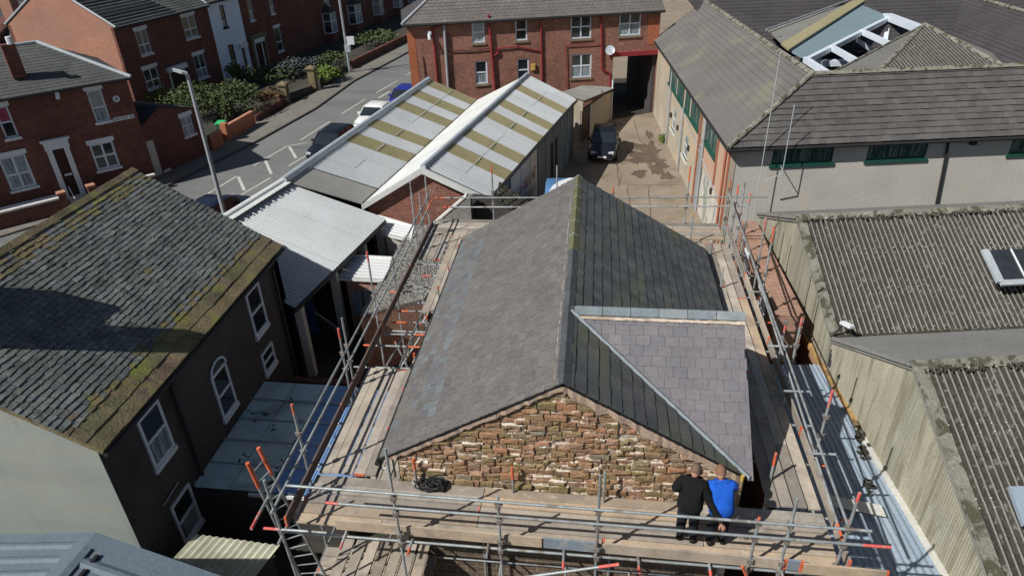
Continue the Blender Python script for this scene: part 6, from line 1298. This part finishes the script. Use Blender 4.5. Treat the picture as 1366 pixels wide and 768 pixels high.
for (a, b_, hh_, m_) in ((G(343,165), G(381,139), .5, 'brick_dark'), (G(384,136), G(418,124), .6, 'render_black'), (G(428,118), G(462,97), .7, 'render_black'), (G(470,94), G(545,56), .8, 'brick_dark')):
    d = b_-a; s_ = V((d.y,-d.x,0)).normalized()*-.25; part('wall', M[m_], RL, lambda b: b.box(a, d, s_, (0,0,hh_)))
    if m_ != 'brick_dark' or a.y < 55:
        mb = MB(); n_ = int(d.length/.22)
        for i in range(n_): p = a+d*(i/n_)+s_*.5+V((0,0,hh_)); mb.tube(p, p+V((0,0,.5)), .014, 5)
        mb.tube(a+s_*.5+V((0,0,hh_+.42)), b_+s_*.5+V((0,0,hh_+.42)), .018, 5); mb.build('railing', M['ply'] if a.y < 55 else M['gutter'], RL)
def gp(x, y, z): p = G(x, y, z); return (p.x, p.y, z)
bush('yellow green bush in front of the end terrace window', 'bush', gp(205,129,1.0), (1.5,1.3,1.1), 900, 'foliage_lime', .11, 2)
bush('large rounded dark green garden hedge along the pavement behind the street lamp', 'hedge', gp(262,137,1.2), (2.5,2.0,1.3), 2600, 'foliage', .10, 3); 
bush('right half of the garden hedge above the terracotta wall', 'hedge', gp(300,135,1.2), (2.6,2.3,1.4), 3000, 'foliage', .10, 4)
bush('dark shrub in front of the pale painted house', 'bush', gp(322,102,1.0), (1.3,1.3,1.1), 900, 'foliage', .11, 5)
bush('bright lime strappy plant behind the tall gate pillar', 'bush', gp(434,101,.6), (1.5,1.6,.8), 1500, 'foliage_lime', .13, 6)
bush('rust coloured shrub behind the railings', 'bush', gp(359,131,.6), (.9,.9,.8), 500, 'foliage_rust', .12, 7)
bush('slim green conifer at the corner of the terracotta wall', 'bush', gp(302,150,1.0), (.45,.45,1.1), 350, 'foliage', .1, 8)
bush('lilac flowering shrub in the shaded front garden', 'bush', gp(402,90,.7), (2.4,2.2,.8), 1300, 'foliage_lilac', .12, 9)
bush('dark evergreen mass in the garden below the bay window', 'bush', gp(445,84,.7), (1.7,1.7,.9), 900, 'foliage', .12, 10)
bush('low dark planting by the terrace doorway', 'bush', gp(365,100,.5), (2.2,2.0,.7), 900, 'foliage', .12, 11)
bush('dark garden shrub under the far bay windows', 'bush', gp(500,52,.8), (2.0,2.5,1.0), 900, 'foliage', .14, 12)
bush('small green weed clump at the foot of the yard wall', 'bush', gp(886,186,.2), (.35,.5,.3), 260, 'foliage_lime', .06, 13)
# ---- roofs in the far left corner
FH = thing('rear_house', 'grey roofed house with salmon chimney behind the salmon gable in the top left corner', 'house', (-46, 52, 0))
part('roof', M['rtile_grey'], FH, lambda b: (b.prism([G(-6,74,4.2), G(14,46,4.6), G(14.5,45,4.6)+V((0,.3,0)), G(52,-4,7.6), G(36,-6,7.6), G(18,26,6.2), G(-6,50,5.4)], (0,0,-.2))))
part('wall', M['brick_dark'], FH, lambda b: (b.prism([G(-40,100,0), G(13,62,0)+V((0,1,0)), G(13,47,4.3)+V((0,1,0)), G(-40,80,3.9)], (-.1,.3,0)), b.abox(-58, 58, 0, -50, 66, 5)))
c = G(15,17,7); part('chimney_stack', M['brick_salmon'], FH, lambda b: b.abox(c.x-.45, c.y-.3, 3, c.x+.45, c.y+.5, 9.4))
strips(FH, 'roof', (-70,60,4.8), (-46,62,4.8), (-46,69,8), (-70,67,8), 10, M['rtile_dark'])

# ================================================================== PEOPLE
def skin_obj(name, m, pts, edges, radii, parent, sub_=2, root=0):
    """pts in world coordinates; one skinned surface, rooted at point 0"""
    me = bpy.data.meshes.new(name); o0 = V(pts[0]); me.from_pydata([tuple(V(p)-o0) for p in pts], edges, []); me.materials.append(M[m] if isinstance(m, str) else m)
    o = place(name, me, parent, o0)
    sk = o.modifiers.new('skin', 'SKIN'); sk.use_smooth_shade = True; sk.branch_smoothing = .3
    if not me.skin_vertices: me.skin_vertices.new()
    for i, r_ in enumerate(radii):
        me.skin_vertices[0].data[i].radius = r_ if isinstance(r_, tuple) else (r_, r_); me.skin_vertices[0].data[i].use_root = (i == root)
    ss = o.modifiers.new('sub', 'SUBSURF'); ss.levels = sub_; ss.render_levels = sub_
    return o
M['skin_tone'] = mat('skin_tone', [(.50,.27,.19)], rough=.55, var=.1, nsc=8, bump=.05)
M['hair'] = mat('hair', [(.15,.095,.065)], rough=.8, var=.2, nsc=30, bump=.2, bsc=150)
M['hair2'] = mat('hair2', [(.21,.115,.07)], rough=.8, var=.2, nsc=30, bump=.2, bsc=150)
M['fleece'] = mat('fleece', [(.010,.010,.011)], rough=.95, var=.2, nsc=12, bump=1.0, bsc=9, spec=.15)
M['tshirt'] = mat('tshirt', [(.014,.10,.50)], rough=.85, var=.2, nsc=5, bump=1.0, bsc=8, spec=.15)
M['navy'] = mat('navy', [(.016,.018,.026)], rough=.9, var=.25, nsc=8, bump=.4, spec=.15)
M['boot'] = mat('boot', [(.012,.012,.012)], rough=.6)
def hand(parent, wrist, dirv, side, palm, m='skin_tone', curl=.5):
    w0 = V(wrist); d = V(dirv).normalized(); pn = V(palm).normalized(); s_ = d.cross(pn).normalized()*side
    skin_obj('hand', m, [w0-d*.02, w0+d*.035, w0+d*.075], [(0,1),(1,2)], [(.028,.02),(.040,.018),(.040,.016)], parent, 1)
    for k, (o, L_) in enumerate(((-.030,.062),(-.010,.072),(.010,.069),(.029,.055))):
        b0 = w0+d*.078+s_*o; c1 = b0+d*L_*.45+pn*L_*.15*curl; c2 = c1+d*L_*.30+pn*L_*.40*curl; c3 = c2+d*L_*.08+pn*L_*.45*curl
        skin_obj('finger', m, [b0-d*.02, b0, c1, c2, c3], [(0,1),(1,2),(2,3),(3,4)], [.009,.0095,.0088,.0082,.007], parent, 1)
    b0 = w0+d*.03-s_*.034; skin_obj('thumb', m, [b0, b0+d*.02-s_*.022+pn*.008, b0+d*.052-s_*.028+pn*.02, b0+d*.07-s_*.02+pn*.03], [(0,1),(1,2),(2,3)], [.012,.0115,.010,.008], parent, 1)
def person(label, x, y, head_dir, hipz, lean, shirt, hairm, armL, armR, trousers='navy', sleeve=True, nod=.12, hgt=1.0, fl=(-.10,0), fr=(.12,.02)):
    t = thing('person', label, 'person', (x, y, DZ)); o = V((x, y, DZ)); f = V(head_dir).normalized(); r = V((f.y, -f.x, 0)); u = V((0,0,1)); h = hgt
    pel = o+u*.93*h; chest = pel+u*.34*h+f*lean*.5; neck = pel+u*.54*h+f*lean; head = neck+u*.14*h+f*nod; shL = neck-r*.185*h-u*.05; shR = neck+r*.185*h-u*.05
    eL, hLn = armL; eR, hRn = armR; eL = o+V(eL); hLn = o+V(hLn); eR = o+V(eR); hRn = o+V(hRn)
    ftL = o+r*fl[0]+f*fl[1]; ftR = o+r*fr[0]+f*fr[1]; knL = (pel-r*.09+ftL)/2+f*.05; knR = (pel+r*.09+ftR)/2+f*.04
    # continuous body under the clothes
    pts = [pel, pel+u*.14, chest, neck-u*.04, neck+u*.05+f*nod*.3, shL, eL, hLn, shR, eR, hRn, pel-r*.09-u*.05, knL, ftL+u*.12, pel+r*.09-u*.05, knR, ftR+u*.12]
    skin_obj('body', 'skin_tone', pts, [(0,1),(1,2),(2,3),(3,4),(3,5),(5,6),(6,7),(3,8),(8,9),(9,10),(0,11),(11,12),(12,13),(0,14),(14,15),(15,16)],
        [(.14,.10),(.13,.09),(.14,.10),(.07,.06),(.052,.052),.06,.042,.028,.06,.042,.028,.085,.055,.04,.085,.055,.04], t, 2)
    # trousers, shoes
    skin_obj('trousers', trousers, [pel+u*.04, pel-r*.085-u*.06, knL, ftL+u*.12, pel+r*.085-u*.06, knR, ftR+u*.12, pel+u*.10], [(0,1),(1,2),(2,3),(0,4),(4,5),(5,6),(0,7)], [(.175,.135),(.115,.125),(.082,.088),(.072,.08),(.115,.125),(.082,.088),(.072,.08),(.165,.12)], t, 2)
    for q_ in (ftL, ftR): skin_obj('shoe', 'boot', [q_-f*.05+u*.05, q_+f*.06+u*.045, q_+f*.17+u*.035], [(0,1),(1,2)], [(.055,.055),(.06,.05),(.048,.036)], t, 2)
    # top: hem, chest, yoke and sleeves as one skinned surface
    waist = pel+u*.06; yoke = neck-u*.10; arms = []
    tp = [chest, waist, pel-u*.09, yoke, neck-u*.0+f*nod*.1]; ed = [(0,1),(1,2),(0,3),(3,4)]
    rr_ = [(.245,.17),(.235,.17),(.225,.165),(.175,.13),(.072,.07)] if sleeve else [(.24,.17),(.235,.165),(.22,.16),(.175,.125),(.074,.07)]
    for sh_, e_, h_ in ((shL, eL, hLn), (shR, eR, hRn)):
        k = len(tp)
        if sleeve: tp += [sh_, e_, e_.lerp(h_, .93)]; ed += [(3,k),(k,k+1),(k+1,k+2)]; rr_ += [.11,.082,.06]
        else: tp += [sh_, sh_.lerp(e_, .80)]; ed += [(3,k),(k,k+1)]; rr_ += [.11,.09]
    skin_obj('jacket' if sleeve else 't_shirt', shirt, tp, ed, rr_, t, 2)
    # head: skull, jaw, nose, ears, eyes, hair cap
    fh = (f+V((0,0,-.55))).normalized(); uh = (u+f*.55).normalized(); hc = head-u*.015
    me = bpy.data.meshes.new('head'); import bmesh
    bm = bmesh.new(); bmesh.ops.create_uvsphere(bm, u_segments=24, v_segments=16, radius=1)
    for v in bm.verts:
        a, b_, c = v.co.x, v.co.y, v.co.z          # x right, y forward, z up
        jaw = max(0, -c); X_ = a*(.088-.020*jaw); Y_ = b_*(.112-.018*jaw)+(.012*jaw if b_ > 0 else -.012*c*0); Z_ = c*.126
        if b_ > .8 and abs(a) < .25 and -.35 < c < .1: Y_ += .018*(1-abs(a)/.25)
        if b_ > .55 and .05 < c < .25 and .2 < abs(a) < .6: Y_ -= .008
        v.co = V((X_, Y_, Z_))
    bm.to_mesh(me); bm.free(); me.materials.append(M['skin_tone']); me.shade_smooth()
    mt = Matrix((r, fh, uh)).transposed().to_4x4(); place('head', me, t, hc, mtx=mt)
    hm = bpy.data.meshes.new('hair'); bm = bmesh.new(); bmesh.ops.create_uvsphere(bm, u_segments=24, v_segments=16, radius=1)
    dl = [v for v in bm.verts if v.co.z < -.25+.75*max(0, v.co.y)]
    bmesh.ops.delete(bm, geom=dl, context='VERTS')
    for v in bm.verts: v.co = V((v.co.x*.092, v.co.y*.116, v.co.z*.131))
    bm.to_mesh(hm); bm.free(); hm.materials.append(M[hairm]); hm.shade_smooth(); place('hair', hm, t, hc, mtx=mt)
    for s_ in (-1, 1):
        e_ = hc+r*s_*.089-uh*.005; skin_obj('ear', 'skin_tone', [e_+uh*.02, e_-uh*.012, e_-uh*.028+fh*.004], [(0,1),(1,2)], [(.010,.017),(.010,.014),(.007,.009)], t, 1)
        part('eye', M['white'], t, lambda b: b.tube(hc+r*s_*.034+fh*.102+uh*.012, hc+r*s_*.034+fh*.108+uh*.012, .011, 8))
    part('mouth', M['pilaster'], t, lambda b: b.box(hc-r*.022+fh*.100-uh*.058, r*.044, uh*.007, fh*.006))
    hand(t, hLn, (hLn-eL), -1, f*.3-u*.2+r*.4); hand(t, hRn, (hRn-eR), 1, f*.3-u*.4-r*.4)
    return t
bp = G(913,721,DZ); wp1 = G(953,729,DZ)
person('man with cropped brown hair in a black jacket holding the guard rail', bp.x, bp.y, (.30,1,0), .93, .16, 'fleece', 'hair', ((-.25,.10,1.10),(-.17,.33,.98)), ((.30,-.02,1.02),(.47,-.24,.78)), nod=.09, hgt=.89)
person('man in a bright blue t-shirt and dark trousers looking down beside the stone gable', wp1.x+.02, wp1.y+.05, (-.12,1,0), .93, .19, 'tshirt', 'hair2', ((-.30,.15,1.12),(-.17,.34,1.0)), ((.27,.2,1.10),(.10,.40,1.02)), sleeve=False, nod=.11, hgt=.87)
TP = thing('tool', 'yellow handled tool held between the two men', 'tool', (wp1.x-.2, wp1.y+.25, DZ+.95)); part('handle', M['yellow'], TP, lambda b: b.tube((wp1.x-.30, wp1.y+.24, DZ+1.05), (wp1.x-.12, wp1.y+.30, DZ+.92), .018, 8), smooth=True); part('blade', M['grey_pipe'], TP, lambda b: b.tube((wp1.x-.12, wp1.y+.30, DZ+.92), (wp1.x+.0, wp1.y+.34, DZ+.84), .008, 6))
# harness bundle on the deck
hb = G(575,648,DZ); HN = thing('safety_harness', 'tangled black safety harness with steel hooks heaped on the deck at the gable corner', 'harness', tuple(hb)); q = random.Random(9)
for k in range(16):
    pts = []; c = V((hb.x+q.uniform(-.12,.22), hb.y+q.uniform(-.10,.10), DZ+.02)); a0 = q.uniform(0, 6.28); rr_ = q.uniform(.07, .17)
    for i in range(9): a = a0+i*.75; pts.append(c+V((math.cos(a)*rr_*(1+.2*math.sin(i)), math.sin(a)*rr_*.75, .02+.06*abs(math.sin(i*.9+k))+.02*(k % 4))))
    pipe(HN, 'strap', pts, .016, M['black'], 6)
cc = V((hb.x-.28, hb.y+.05, DZ+.06)); pipe(HN, 'hook', [cc+V((math.cos(a*.7)*.09, math.sin(a*.7)*.07, .03*math.sin(a))) for a in range(9)], .012, M['grey_cap'], 6)
pipe(HN, 'hook', [V((hb.x-.05, hb.y-.14, DZ+.05)), V((hb.x+.02, hb.y-.18, DZ+.07)), V((hb.x+.08, hb.y-.15, DZ+.05))], .014, M['grey_cap'], 6)
part('padding', M['black'], HN, lambda b: (b.abox(hb.x+.02, hb.y-.1, DZ, hb.x+.3, hb.y+.1, DZ+.09), b.abox(hb.x-.1, hb.y-.08, DZ, hb.x+.08, hb.y+.06, DZ+.07)))
